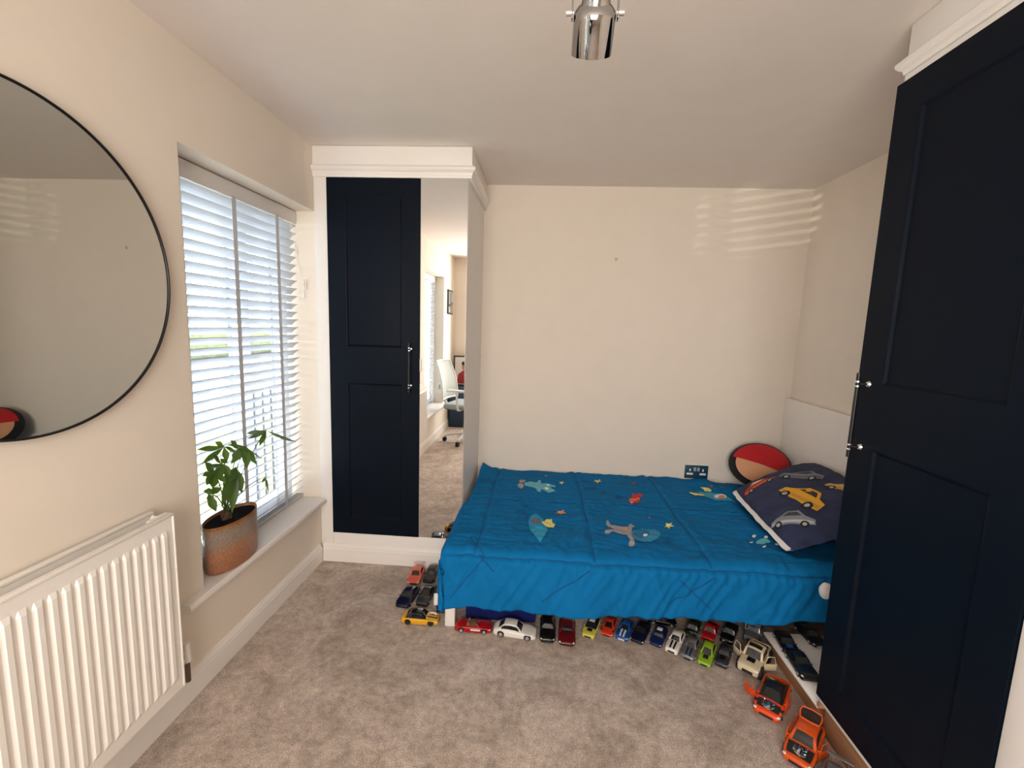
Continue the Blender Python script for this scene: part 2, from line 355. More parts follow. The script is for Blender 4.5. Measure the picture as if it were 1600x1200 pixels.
bxo('low_rail', (-0.03, -1.1, 0.40), (0.03, 0.0, 0.44), rail_m, ra)
rc = thing('letter_box', 'small red box on a post seen through the blind slats', 'box', (-5.6, 6.4, -0.40))
bxo('post', (-0.05, -0.05, 0), (0.05, 0.05, 0.9), rail_m, rc); bxo('body', (-0.17, -0.17, 0.9), (0.17, 0.17, 1.5), mat('red_box', srgb(190, 50, 40), 0.4), rc, 0.03)

# ---------------------------------------------------------------- panelled navy doors
def make_door(parent, w, z0, z1, hside, width_dir, front, origin):
    """shaker door; origin = hinge-side lower front corner, width_dir along the door, front = outward normal"""
    origin, W, N = Vector(origin), Vector(width_dir), Vector(front); H = z1-z0; st = 0.103
    P = lambda a, c, d: origin+W*a+Vector((0, 0, c))+N*d
    rows = [(0.1, 1.105-z0), (1.312-z0, H-0.096)]
    bm = bmesh.new()
    xs = [0, st, w-st, w]; zs = [0, rows[0][0], rows[0][1], rows[1][0], rows[1][1], H]; V = {}
    def v(i, j, d):
        if (i, j, d) not in V: V[(i, j, d)] = bm.verts.new(P(xs[i], zs[j], d))
        return V[(i, j, d)]
    for i in range(3):
        for j in range(5):
            if i == 1 and j in (1, 3): continue
            bm.faces.new((v(i, j, 0), v(i+1, j, 0), v(i+1, j+1, 0), v(i, j+1, 0)))
    # edges and back
    t = -0.022
    bm.faces.new((v(0, 0, t), v(0, 5, t), v(3, 5, t), v(3, 0, t)))
    for j in range(5):
        for i in (0, 3):
            pass
    def strip(idx):
        top = [v(i, j, 0) for i, j in idx]; a, b_ = idx[0], idx[-1]
        bm.faces.new(top+[v(*b_, t), v(*a, t)])
    strip([(0, j) for j in range(6)]); strip([(3, j) for j in range(6)]); strip([(i, 0) for i in range(4)]); strip([(i, 5) for i in range(4)])
    door = finish(bm, 'door', navy_m, parent, False, parent.location)
    for j in (1, 3):
        bm = bmesh.new(); a0, a1, c0, c1 = xs[1], xs[2], zs[j], zs[j+1]
        rings = []
        for ins, dep in ((0, 0), (0.004, -0.0012), (0.010, -0.0075), (0.013, -0.009)):
            rings.append([bm.verts.new(P(x, z, dep)) for x, z in ((a0+ins, c0+ins), (a1-ins, c0+ins), (a1-ins, c1-ins), (a0+ins, c1-ins))])
        for r0, r1 in zip(rings, rings[1:]):
            for k in range(4): bm.faces.new((r0[k], r0[(k+1) % 4], r1[(k+1) % 4], r1[k]))
        bm.faces.new(rings[-1])
        o = finish(bm, 'panel', navy_m, door, False, parent.location)
    hx = w-0.05 if hside > 0 else 0.05
    bar = rodo('handle', P(hx, 1.065-z0, 0.034), P(hx, 1.345-z0, 0.034), 0.0062, black_m, door, 14, parent.location)
    for zz in (1.100, 1.310):
        bm = bmesh.new(); rod(bm, P(hx, zz-z0, 0.0), P(hx, zz-z0, 0.030), 0.0045, None, 12); rod(bm, P(hx, zz-z0, -0.0002), P(hx, zz-z0, 0.005), 0.0105, 0.007, 16)
        rod(bm, P(hx, zz-z0-0.010, 0.034), P(hx, zz-z0-0.005, 0.034), 0.0078); rod(bm, P(hx, zz-z0+0.005, 0.034), P(hx, zz-z0+0.010, 0.034), 0.0078)
        finish(bm, 'handle_post', chrome_m, door, True, parent.location, 50)
    return door

CORN = [(0, 0), (0.004, 0), (0.006, 0.012), (0.014, 0.018), (0.020, 0.026), (0.021, 0.036), (0.015, 0.042), (0.008, 0.044), (0.006, 0.050), (0, 0.052)]
# ---- fitted wardrobe on the left of the bed (navy door + tall mirror)
YC, XC = 2.50, -0.423
wl = thing('fitted_wardrobe', 'white built-in wardrobe with one navy door and tall mirror beside the bed', 'wardrobe', ((XL+XC)/2, 2.8, 0))
lo = wl.location
bxo('side_panel', (XC-0.018, YC+0.018, 0.0), (XC, YB-0.002, 2.36), wend_m, wl, off=lo)
bxo('back_panel', (XL+0.002, YB-0.02, 0.02), (XC-0.02, YB-0.004, 2.36), white_m, wl, off=lo)
bxo('left_stile', (XL+0.002, YC+0.004, 0.0), (-1.214, YC+0.03, 2.28), white_m, wl, 0.0015, lo)
bxo('top_rail', (XL+0.002, YC-0.004, 2.2365), (-0.405, YC+0.03, 2.29), white_m, wl, 0.001, lo)
bxo('plinth', (-1.213, YC+0.004, 0.0), (XC, YC+0.03, 0.180), white_m, wl, 0.001, lo)
bxo('fascia', (XL+0.002, YC-0.003, 2.2901), (-0.405, YC+0.02, HC-0.002), white_m, wl, 0.001, lo)
bxo('fascia', (-0.425, YC+0.0205, 2.234), (-0.405, YB-0.002, HC-0.002), white_m, wl, 0.001, lo)
bm = bmesh.new()
def sweep_L(bm, prof, pts, outs):
    rings = []
    for p, o in zip(pts, outs): rings.append([bm.verts.new(Vector(p)+Vector(o)*a+Vector((0, 0, z))) for a, z in prof])
    n = len(prof)
    for A, B in zip(rings, rings[1:]):
        for i in range(n): bm.faces.new((A[i], A[(i+1) % n], B[(i+1) % n], B[i]))
    bm.faces.new(rings[0]); bm.faces.new(rings[-1])
sweep_L(bm, CORN, [(XL+0.002, YC-0.004, 2.252), (-0.405, YC-0.004, 2.252), (-0.405, YB-0.002, 2.252)], [(0, -1, 0), (1, -1, 0), (1, 0, 0)])
finish(bm, 'cornice_moulding', trim_m, wl, False, lo)
bm = bmesh.new(); extrude_profile(bm, SK, (XL+0.019, YC+0.003, 0), (XC+0.001, YC+0.003, 0), (0, -1, 0)); finish(bm, 'skirting', trim_m, wl, False, lo)
make_door(wl, 0.526, 0.182, 2.2345, 1, (1, 0, 0), (0, -1, 0), (-1.212, YC-0.002, 0.182))
mf = bxo('mirror_door', (-0.684, YC+0.002, 0.182), (XC-0.001, YC+0.017, 2.2345), white_m, wl, off=lo)
bxo('mirror', (-0.682, YC-0.0005, 0.184), (-0.428, YC+0.0018, 2.2325), mirror_m, mf, off=lo)
bxo('mirror_edge', (-0.4275, YC-0.001, 0.182), (-0.4235, YC+0.0019, 2.2345), chrome_m, mf, off=lo)
bxo('mirror_clip', (-0.684, YC-0.006, 1.185), (-0.674, YC-0.0006, 1.255), white_m, mf, 0.001, lo)

# ---- wardrobe on the right (one navy door)
XW = 1.07; WY0, WY1 = 0.86, 1.553
wr = thing('corner_wardrobe', 'tall wardrobe with a long navy panelled door at the right edge', 'wardrobe', (1.4, 1.2, 0))
lo = wr.location
bxo('side_panel', (XW+0.026, WY1-0.018, 0.142), (XR-0.002, WY1, 2.28), white_m, wr, off=lo)
bxo('side_panel', (XW+0.026, WY0, 0.142), (XR-0.002, WY0+0.018, 2.28), white_m, wr, off=lo)
bxo('back_panel', (XR-0.012, WY0+0.019, 0.142), (XR-0.003, WY1-0.019, 2.28), white_m, wr, off=lo)
bxo('stile', (XW+0.006, WY0, 0.142), (XW+0.025, 0.971, 2.28), white_m, wr, 0.001, lo)
bxo('stile', (XW+0.024, 1.50, 0.142), (XW+0.045, WY1-0.019, 2.28), white_m, wr, 0.001, lo)
bxo('top_panel', (XW+0.01, WY0, 2.2365), (XR-0.003, WY1-0.002, 2.30), white_m, wr, off=lo)
bxo('fascia', (XW+0.007, WY0, 2.301), (XW+0.025, WY1-0.007, HC-0.002), white_m, wr, 0.001, lo)
bxo('fascia', (XW+0.026, WY1-0.025, 2.301), (XR-0.002, WY1-0.007, HC-0.002), white_m, wr, 0.001, lo)
bm = bmesh.new()
sweep_L(bm, CORN, [(XW+0.007, WY0, 2.258), (XW+0.007, WY1-0.007, 2.258), (XR-0.002, WY1-0.007, 2.258)], [(-1, 0, 0), (-1, 1, 0), (0, 1, 0)])
finish(bm, 'cornice_moulding', trim_m, wr, False, lo)
make_door(wr, 0.589, 0.148, 2.2345, 1, (0, 1, 0), (-1, 0, 0), (XW, 0.974, 0.148))
# base of raw timber with a white board lip
bxo('base_board', (XW+0.006, WY0, 0.128), (XR-0.003, 1.549, 0.1415), white_m, wr, 0.001, lo)
bxo('timber_plinth', (XW+0.030, WY0, 0.0), (XW+0.052, 1.549, 0.1275), wood_m, wr, 0.001, lo)
bxo('timber_block', (XW-0.002, 1.532, 0.112), (XW+0.028, 1.549, 0.127), wood_m, wr, 0.001, lo)
# ---- low platform running on to the bed
pl = thing('low_platform', 'low white board platform on raw timber battens beside the bed', 'platform', (1.4, 1.75, 0)); lo = pl.location
bxo('top_board', (1.072, 1.551, 0.098), (XR-0.003, 1.952, 0.110), white_m, pl, 0.0015, lo)
bxo('batten', (1.118, 1.551, 0.050), (1.140, 1.945, 0.0975), wood_m, pl, 0.001, lo)
bxo('batten', (1.112, 1.551, 0.0), (1.140, 1.945, 0.0480), wood_m, pl, 0.001, lo)
bxo('end_batten', (1.142, 1.922, 0.0), (XR-0.004, 1.945, 0.0975), wood_m, pl, 0.001, lo)

# ---------------------------------------------------------------- radiator
rd = thing('radiator', 'white ribbed double panel radiator under the round mirror', 'radiator', (-1.225, 0.83, 0.10)); lo = rd.location
RY0, RY1, RZ0, RZ1 = 0.334, 1.334, 0.178, 0.806
def rad_panel(name, xf, depth):
    bm = bmesh.new(); pit = 0.0333; n = 29; ys = [RY0]; off = [0]
    y = RY0+0.0145
    for k in range(n):
        for dy, d in ((0.0, 0), (0.0060, 1), (0.0180, 1), (0.0240, 0)):
            ys.append(y+dy); off.append(d)
        y += pit
    ys.append(RY1); off.append(0)
    zs = [RZ0, RZ0+0.040, RZ0+0.055, RZ1-0.060, RZ1-0.045, RZ1]; am = [0, 0, 1, 1, 0, 0]
    g = [[bm.verts.new((xf+depth*off[i]*am[j], ys[i], zs[j])) for j in range(6)] for i in range(len(ys))]
    for i in range(len(ys)-1):
        for j in range(5): bm.faces.new((g[i][j], g[i+1][j], g[i+1][j+1], g[i][j+1]))
    # folded rim and back
    bk = [[bm.verts.new((xf-0.012, ys[i], z)) for z in (RZ0, RZ1)] for i in (0, -1)]
    bm.faces.new([g[i][0] for i in range(len(ys))]+[bk[1][0], bk[0][0]]); bm.faces.new([g[i][5] for i in range(len(ys))]+[bk[1][1], bk[0][1]])
    bm.faces.new(g[0]+[bk[0][1], bk[0][0]]); bm.faces.new(g[-1]+[bk[1][1], bk[1][0]]); bm.faces.new((bk[0][0], bk[1][0], bk[1][1], bk[0][1]))
    return finish(bm, name, rad_m, rd, False, lo)
rad_panel('front_panel', -1.193, 0.007); rad_panel('back_panel', -1.262, 0.004)
for xx in (-1.190, -1.260):
    bm = bmesh.new(); box(bm, (xx-0.018, RY0-0.001, RZ1-0.006), (xx+0.0005, RY1+0.001, RZ1+0.004), 0.002); finish(bm, 'top_rim', rad_m, rd, True, lo, 50)
    bm = bmesh.new(); box(bm, (xx-0.018, RY1-0.004, RZ0), (xx+0.0005, RY1+0.002, RZ1-0.006), 0.002); finish(bm, 'end_rim', rad_m, rd, True, lo, 50)
bm = bmesh.new(); vs = []; fs = []
n = 0
for k in range(40):                                   # folded convector sheet between the panels
    y = RY0+0.03+k*0.0240
    vs += [(-1.256, y, RZ0+0.03), (-1.256, y, RZ1-0.035), (-1.208, y+0.012, RZ0+0.03), (-1.208, y+0.012, RZ1-0.035)]
for k in range(79):
    fs.append((2*k, 2*k+1, 2*k+3, 2*k+2))
bm.free(); pyd('convector_sheet', vs, fs, rad_m, rd, False, lo)
rodo('air_vent', (-1.226, RY1-0.055, RZ1-0.012), (-1.226, RY1+0.010, RZ1-0.012), 0.011, rad_m, rd, 12, lo)
rodo('manifold', (-1.250, RY1-0.016, RZ1-0.014), (-1.208, RY1-0.016, RZ1-0.014), 0.010, rad_m, rd, 12, lo)
rodo('manifold', (-1.250, RY1-0.016, RZ0+0.05), (-1.208, RY1-0.016, RZ0+0.05), 0.010, rad_m, rd, 12, lo)
rodo('valve', (-1.226, RY1-0.01, RZ0+0.05), (-1.226, RY1+0.055, RZ0+0.05), 0.009, chrome_m, rd, 12, lo)
rodo('valve_cap', (-1.226, RY1+0.055, RZ0+0.045), (-1.226, RY1+0.055, RZ0+0.115), 0.0145, white_m, rd, 16, lo, 0.010)
rodo('pipe', (-1.226, RY1+0.055, RZ0-0.035), (-1.226, RY1+0.055, RZ0+0.045), 0.0085, mat('pipe_brass', (0.16, 0.13, 0.11), 0.4, 0.8), rd, 12, lo)
rodo('pipe', (-1.226, RY1+0.055, RZ0-0.030), (XL+0.001, RY1+0.055, RZ0-0.030), 0.0075, chrome_m, rd, 12, lo)
for yy in (RY0+0.15, RY1-0.15):
    bxo('wall_bracket', (XL+0.001, yy-0.015, RZ0+0.06), (-1.275, yy+0.015, RZ1-0.06), rad_m, rd, off=lo)

# ---------------------------------------------------------------- round mirror
rm = thing('round_mirror', 'large round wall mirror with thin black frame', 'mirror', (XL, 1.040, 1.568), 0)
bm = bmesh.new(); bmesh.ops.create_cone(bm, cap_ends=True, segments=128, radius1=0.425, radius2=0.425, depth=0.016, matrix=Matrix.Translation((0.011, 0, 0)) @ Matrix.Rotation(PI/2, 4, 'Y'))
finish(bm, 'mirror_glass', rmirror_m, rm, False)
bm = bmesh.new()
NS = 128; pr = [(0.4255, 0.003), (0.4255, 0.0225), (0.427, 0.024), (0.4295, 0.024), (0.431, 0.0225), (0.431, 0.003)]
rings = [[bm.verts.new((x, r*math.cos(2*PI*i/NS), r*math.sin(2*PI*i/NS))) for r, x in pr] for i in range(NS)]
for i in range(NS):
    A, B = rings[i], rings[(i+1) % NS]
    for k in range(6): bm.faces.new((A[k], A[(k+1) % 6], B[(k+1) % 6], B[k]))
finish(bm, 'mirror_frame', black_m, rm, True, None, 50)

# ---------------------------------------------------------------- ceiling spotlight
LX, LY, LZ = 0.076, 0.925, 2.046
lp = thing('ceiling_spotlight', 'shiny chrome spotlight head hanging in a forked bracket from ceiling', 'spotlight', (LX, LY, HC), 0)
R_ = 0.0395; zh = LZ-HC
tilt = Matrix.Translation((0, 0, zh)) @ Matrix.Rotation(math.radians(42), 4, 'X')
bm = bmesh.new()
lathe(bm, [(0.0, -0.042), (0.034, -0.042), (R_-0.002, -0.064), (R_, -0.064), (R_, -0.004), (R_-0.0015, 0.002), (R_-0.006, 0.008), (0.030, 0.012), (0.027, 0.014), (0.024, 0.028), (0.020, 0.034), (0, 0.035)], 64)
bmesh.ops.transform(bm, matrix=tilt, verts=bm.verts); finish(bm, 'spot_head', dchrome_m, lp, True, None, 30)
bm = bmesh.new(); rod(bm, (0, 0, -0.046), (0, 0, -0.0422), 0.0325, None, 32); bmesh.ops.transform(bm, matrix=tilt, verts=bm.verts); finish(bm, 'bulb_face', mat('frosted_bulb', (0.7, 0.7, 0.68), 0.4), lp, True, None, 40)
for s in (-1, 1):
    bxo('fork_arm', (s*0.0425-0.0014, -0.007, zh-0.012), (s*0.0425+0.0014, 0.007, -0.250), dchrome_m, lp, 0.001)
    rodo('thumb_screw', (s*0.040, 0, zh), (s*0.0535, 0, zh), 0.0055, chrome_m, lp, 18)
bxo('fork_bridge', (-0.0439, -0.007, -0.2499), (0.0439, 0.007, -0.246), dchrome_m, lp, 0.001)
rodo('stem', (0, 0, -0.246), (0, 0, -0.016), 0.006, dchrome_m, lp, 16)
bm = bmesh.new(); lathe(bm, [(0, -0.022), (0.045, -0.020), (0.052, -0.014), (0.052, -0.001), (0, -0.001)], 40); finish(bm, 'ceiling_rose', dchrome_m, lp, True, None, 40)

# ---------------------------------------------------------------- wall fittings
so = thing('double_socket', 'dark blue double wall socket with white inserts above the bed', 'socket', (1.138, YB, 0.475))
plate_m = mat('petrol_blue_plate', srgb(28, 66, 88), 0.35)
bxo('back_box', (-0.083, -0.005, -0.050), (0.083, -0.0005, 0.050), white_m, so, 0.001)
bxo('face_plate', (-0.081, -0.010, -0.048), (0.081, -0.005, 0.048), plate_m, so, 0.002)
for s in (-1, 1):
    bxo('switch', (s*0.012-0.0085, -0.0135, 0.006), (s*0.012+0.0085, -0.010, 0.033), mat('switch_grey', (0.35, 0.42, 0.46), 0.4), so, 0.001)
    bxo('earth_slot', (s*0.045-0.005, -0.0115, 0.004), (s*0.045+0.005, -0.010, 0.022), white_m, so, 0.001)
    bxo('pin_slots', (s*0.045-0.022, -0.0115, -0.022), (s*0.045+0.022, -0.010, -0.008), white_m, so, 0.001)
p_ = at(963, 405, 'y', YB)
wp = bmesh.new(); lathe(wp, [(0, 0), (0.011, 0), (0.010, 0.0015), (0.004, 0.002), (0, 0.002)], 16)
bmesh.ops.rotate(wp, verts=wp.verts, cent=(0, 0, 0), matrix=Matrix.Rotation(PI/2, 3, 'X'))
o = finish(wp, 'wall_plug', mat('filler_grey', (0.55, 0.49, 0.42), 0.9), None, True, None, 40); o.location = p_; tag(o, 'tiny grey plug mark high on the back wall', 'wall plug')

# ---------------------------------------------------------------- bed
BX0, BX1, BY0, BY1, BZ = -0.410, 1.690, 1.945, 3.130, 0.415
bd = thing('bed', 'single bed with plain white headboard panel against the right wall', 'bed', (0.65, 2.5, 0)); lo = bd.location
bxo('headboard', (1.694, 1.965, 0.12), (1.722, 3.142, 1.032), white_m, bd, 0.002, lo)
bxo('side_rail', (BX0+0.028, BY0+0.042, 0.17), (BX1, BY0+0.065, 0.26), white_m, bd, 0.002, lo)
bxo('side_rail', (BX0+0.028, BY1-0.040, 0.17), (BX1, BY1-0.015, 0.26), white_m, bd, 0.002, lo)
bxo('foot_rail', (BX0+0.010, BY0+0.066, 0.17), (BX0+0.028, BY1-0.041, 0.26), white_m, bd, 0.002, lo)
for k in range(12):
    bxo('bed_slat', (BX0+0.06+k*0.17, BY0+0.066, 0.20), (BX0+0.14+k*0.17, BY1-0.041, 0.215), wood_m, bd, off=lo)
for (x, y) in ((-0.386, BY0+0.040), (-0.386, BY1-0.06), (1.665, BY0+0.045), (1.665, BY1-0.06)):
    bxo('leg', (x-0.024, y-0.006, 0), (x+0.024, y+0.04, 0.169), white_m, bd, 0.002, lo)
mt = bxo('mattress', (BX0+0.02, BY0+0.015, 0.262), (BX1, BY1-0.005, BZ-0.034), sheet_m, None, 0.04, seg=4); tag(mt, 'white mattress mostly hidden beneath the blue duvet', 'mattress')

# duvet -------------------------------------------------------------
def nz(x, y, s, seed=0.0): return noise.noise(Vector((x*s+seed, y*s-seed, seed*1.7)))
SEAM_X = (-0.262, 0.285, 0.795); SEAM_Y = (2.545,)
def sm(a, b, x):
    t = max(0, min(1, (x-a)/(b-a))); return t*t*(3-2*t)
def groove(d, w, depth): return -depth*math.exp(-(d/w)**2)
def dz(x, y):
    h = 0.012*nz(x, y, 3.2, 1.3)+0.008*nz(x, y, 8, 4.1)+0.0045*(1-abs(nz(x*0.6, y*1.5, 16, 9.0))*2)
    h += 0.0034*(1-2*abs(nz(x*1.6+0.5*nz(x, y, 4, 2), y*0.9, 22, 3.0)))
    for i, sx_ in enumerate(SEAM_X):
        d = x-sx_-0.012*nz(y, 0, 3, 7+i); h += groove(d, 0.008, 0.007)+0.004*math.exp(-(abs(d)-0.03)**2/0.0005)
    d = y-2.545-0.012*nz(x, 0, 3, 5); pk = 1+0.8*math.sin(x*130+4*nz(x, 0, 9, 2))
    h += groove(d, 0.009, 0.008)+0.0034*pk*math.exp(-(d/0.035)**2)
    h += 0.045*sm(-0.30, -0.42, x)*sm(2.85, 3.05, y)        # ruck pushed up against the wardrobe side
    h += 0.006*sm(1.0, 1.15, x)-0.022*sm(1.18, 1.27, x)*sm(2.0, 2.06, y)-0.012*sm(2.88, 3.10, y)*sm(-0.28, -0.2, x)
    h += 0.006*(1-2.2*abs(nz(x*1.9-y*0.5, y*0.55, 10, 12.0)))*sm(2.45, 2.0, y)
    return h
ZD = 0.430
def duvet_h(x, y): return ZD+dz(x, y)
YE, XE, RF = 1.955, -0.385, 0.055
def hem(x):
    pts = [(-0.5, 0.150), (-0.42, 0.150), (-0.25, 0.172), (0.065, 0.158), (0.25, 0.168), (0.49, 0.182), (0.78, 0.190), (1.0, 0.196), (1.32, 0.215), (1.6, 0.22)]
    for (a, za), (b_, zb) in zip(pts, pts[1:]):
        if a <= x <= b_: z = za+(zb-za)*(x-a)/(b_-a); break
    else: z = 0.15
    return z+0.008*nz(x, 0, 9, 11)+0.004*nz(x, 0, 25, 3)
def drop(d, R, L):
    """arc then straight fall: returns (outward, down)"""
    q = R*PI/2
    if d <= 0: return 0, 0
    if d < q: return R*math.sin(d/R), R*(1-math.cos(d/R))
    return R, R+(d-q)
NA, NB = 236, 196
X1D, Y1D = 1.56, 3.128
LA = 0.235                                               # overhang at the foot end
def duvet_pt(a, b_):
    """sheet coordinates (along the bed, from the wall to the front hem) -> point of the draped cover"""
    xq = max(a, XE)
    db = max(0, YE-b_); da = max(0, XE-a)
    yy = max(b_, YE)
    keep = sm(2.475, 2.40, yy)                           # no overhang where the wardrobe stands
    if db == 0: da *= keep
    oa, za = drop(da, 0.040, 0); ob, zb = drop(db, RF, 0)
    x = xq-oa; y = yy-ob
    if da > 0 and db > 0:
        m_ = min(da, db); x = XE-oa*0.9+0.10*m_*(1 if da < db else 0.2); y = YE-ob-0.05*m_
    z = ZD-max(za, zb)
    t_ = dz(x, max(y, YE))
    if db <= 0 and da <= 0: z += t_
    elif db > 0:
        f = min(1, db/0.12); z += t_*(1-f)
        w = 0.020*nz(x*1.0, z*0.3, 6, 2.2)+0.016*(1-2*abs(nz(x*1.1+z*0.7, z*0.25, 7, 6.1)))+0.008*(1-2.4*abs(nz(x*1.5-z*0.9, z*0.3, 13, 4.4)))+0.0022*(1-2*abs(nz(x*2.2+z*0.5, z*0.4, 30, 8.4)))-0.012
        pk = 0.005*math.exp(-((db-0.075)/0.022)**2)*(1+math.sin(x*150+5*nz(x, 0, 8, 3)))
        sg_ = groove(db-0.052, 0.007, 0.010)
        y -= f*(w+0.012*min(1, db/0.25))+(pk+sg_)*0.8; z += (pk+sg_)*0.6
    elif da > 0:
        f = min(1, da/0.08); z += t_*(1-f); x -= f*(0.006*nz(y, z, 9, 3)+0.003)
    if y > 2.40: x = max(x, -0.418)
    return (x, y, z)
vs = []; fs = []
for i in range(NA+1):
    a = (XE-LA)+(X1D-XE+LA)*i/NA
    total = (Y1D-YE)+RF*PI/2+(ZD-RF-hem(max(a, XE)))
    for j in range(NB+1): vs.append(duvet_pt(a, Y1D-total*j/NB))
for i in range(NA):
    for j in range(NB):
        k = i*(NB+1)+j; fs.append((k, k+1, k+NB+2, k+NB+1))
LOD = Vector((0.45, 2.5, 0.43))
dv = thing('duvet', 'bright blue quilted duvet with appliqued space animals and rockets', 'duvet', LOD)
do = pyd('duvet_cover', vs, fs, duvet_m, dv, True, LOD)
if sum(p.normal.z for p in do.data.polygons) < 0: do.data.flip_normals()
md = do.modifiers.new('thick', 'SOLIDIFY'); md.thickness = 0.010; md.offset = -1

seam_shade_m = mat('seam_shade_blue', (0.0010, 0.060, 0.19), 0.85)  # darker blue tubes paint the shade lying in the quilting grooves
def seam(pts, lift=0.0026):
    bm = bmesh.new(); tube(bm, [Vector(duvet_pt(*p))+Vector((0, -lift if p[1] < YE-0.03 else 0, lift)) for p in pts], 0.0017, 5); return finish(bm, 'seam', seam_shade_m, dv, True, LOD)
for i, sx_ in enumerate(SEAM_X): seam([(sx_+0.012*nz(y, 0, 3, 7+i), y) for y in [3.10-k*0.012 for k in range(100)]])
seam([(x, 2.545+0.012*nz(x, 0, 3, 5)) for x in [-0.25+k*0.012 for k in range(122)]])
seam([(x, YE-0.052) for x in [-0.36+k*0.010 for k in range(172)]])
for (xa, da_), (xb, db_) in (((-0.22, 0.06), (-0.37, 0.26)), ((-0.24, 0.05), (-0.17, 0.11)), ((0.26, 0.08), (0.05, 0.24)), ((0.80, 0.08), (0.62, 0.22)), ((0.66, 0.10), (0.80, 0.22)), ((-0.30, -0.06), (-0.22, 0.05))):
    seam([(xa+(xb-xa)*k/24, YE-(da_+(db_-da_)*k/24)) for k in range(25)])

def patch(name, poly, hfun, m, parent, off, lift=0.0030, sub=3):
    bm = bmesh.new(); vv = [bm.verts.new((p[0], p[1], 0)) for p in poly]
    es = [bm.edges.new((vv[i], vv[(i+1) % len(vv)])) for i in range(len(vv))]
    bmesh.ops.triangle_fill(bm, use_beauty=True, use_dissolve=False, edges=es, normal=(0, 0, 1))
    for _ in range(sub):
        lg = [e_ for e_ in bm.edges if e_.calc_length() > 0.008]
        if not lg: break
        bmesh.ops.subdivide_edges(bm, edges=lg, cuts=1, use_grid_fill=True)
    bmesh.ops.triangulate(bm, faces=bm.faces)
    for v in bm.verts: v.co.z = hfun(v.co.x, v.co.y)+lift
    for f in bm.faces:
        f.normal_update()
        if f.normal.z < 0: f.normal_flip()
    me = bpy.data.meshes.new(name); bmesh.ops.translate(bm, verts=bm.verts, vec=-Vector(off)); bm.to_mesh(me); bm.free(); me.shade_smooth()
    return new_obj(name, me, m, parent)
def z3(x, y): return (680+x/5.0, 720+y/5.0)
def z4(x, y): return (900+x/4.706, 720+y/4.706)
def px2(p): q = at(p[0], p[1], 'z', 0.436); return (q.x, q.y)
def applique(name, pts, col, zf=z4, lift=0.003): return patch(name, [px2(zf(*p)) for p in pts], duvet_h, mat('felt_'+'_'.join(map(str, col)), srgb(*col), 0.9), dv, LOD, lift)
def ell(cx, cy, rx, ry, n=14): return [(cx+rx*math.cos(2*PI*i/n), cy+ry*math.sin(2*PI*i/n)) for i in range(n)]
def starp(cx, cy, r, n=5, k=0.42, sq=0.55): return [(cx+(r if i % 2 == 0 else r*k)*math.cos(2*PI*i/(2*n)+0.3), cy+sq*(r if i % 2 == 0 else r*k)*math.sin(2*PI*i/(2*n)+0.3)) for i in range(2*n)]
AQ, GR, YE_, WH = (104, 178, 196), (158, 154, 156), (226, 218, 130), (226, 232, 232)
applique('sleeping_animal', [(695, 178), (745, 172), (795, 178), (808, 160), (826, 166), (826, 186), (880, 184), (945, 194), (902, 212), (940, 236), (885, 242), (826, 226), (822, 242), (792, 240), (790, 222), (735, 204), (700, 196)], AQ, z3)
for q in ((682, 164, 26, 15), (668, 198, 24, 16)): applique('animal_foot', ell(*q), GR, z3, 0.004)
for q in ((880, 196, 17, 8), (872, 222, 17, 8)): applique('animal_eye', ell(*q), WH, z3, 0.005)
applique('rocket', [(785, 405), (832, 440), (862, 480), (880, 540), (852, 600), (820, 645), (778, 600), (738, 535), (727, 470), (742, 428)], (26, 138, 182), z3)
applique('rocket_nose', [(790, 500), (860, 520), (874, 545), (850, 598), (820, 640), (780, 598), (745, 540)], (40, 158, 200), z3, 0.004)
applique('rocket_trim', [(815, 460), (770, 459), (745, 470), (765, 486), (812, 488), (812, 480), (772, 478), (762, 471), (775, 466), (815, 468)], (176, 60, 62), z3, 0.005)
applique('bear_head', [(832, 472), (850, 470), (872, 454), (912, 456), (918, 484), (938, 492), (926, 524), (882, 516), (856, 502), (836, 484)], YE_, z3, 0.005)
applique('astronaut', [(222, 452), (240, 452), (256, 484), (320, 490), (388, 488), (386, 466), (404, 460), (428, 472), (432, 484), (414, 494), (408, 520), (412, 560), (428, 592), (430, 622), (416, 642), (394, 640), (388, 616), (398, 590), (372, 566), (326, 552), (270, 540), (240, 552), (214, 548), (210, 528), (232, 520), (274, 518), (276, 508), (244, 500), (222, 478)], GR)
applique('helmet', ell(512, 550, 108, 56), (46, 138, 180), lift=0.004)
applique('helmet_face', ell(482, 540, 60, 36), (20, 108, 158), lift=0.005)
applique('astronaut_eye', ell(510, 556, 17, 12), WH, lift=0.006)
applique('belt_badge', ell(366, 512, 11, 6), (222, 150, 110), lift=0.005)
applique('red_rocket', [(388, 290), (396, 268), (412, 262), (414, 234), (438, 250), (462, 238), (498, 246), (478, 264), (468, 272), (470, 296), (446, 320), (410, 328), (390, 312)], (196, 48, 46))
applique('rocket_band', [(392, 276), (468, 272), (468, 288), (432, 300), (394, 296)], (226, 128, 96), lift=0.004)
applique('rocket_tip', ell(412, 313, 15, 10), WH, lift=0.005)
applique('blue_rocket', [(896, 222), (960, 232), (1020, 244), (1090, 250), (1140, 278), (1182, 312), (1100, 306), (1020, 296), (960, 276), (925, 256)], (58, 156, 190))
applique('rocket_fin', [(914, 194), (962, 206), (996, 222), (992, 236), (950, 226)], YE_, lift=0.005)
applique('rocket_fin', [(828, 230), (900, 240), (948, 256), (930, 264), (870, 256)], YE_, lift=0.005)
applique('rocket_window', ell(1062, 270, 48, 20), WH, lift=0.005)
applique('rocket_pilot', ell(1070, 276, 26, 13), (190, 140, 116), lift=0.006)
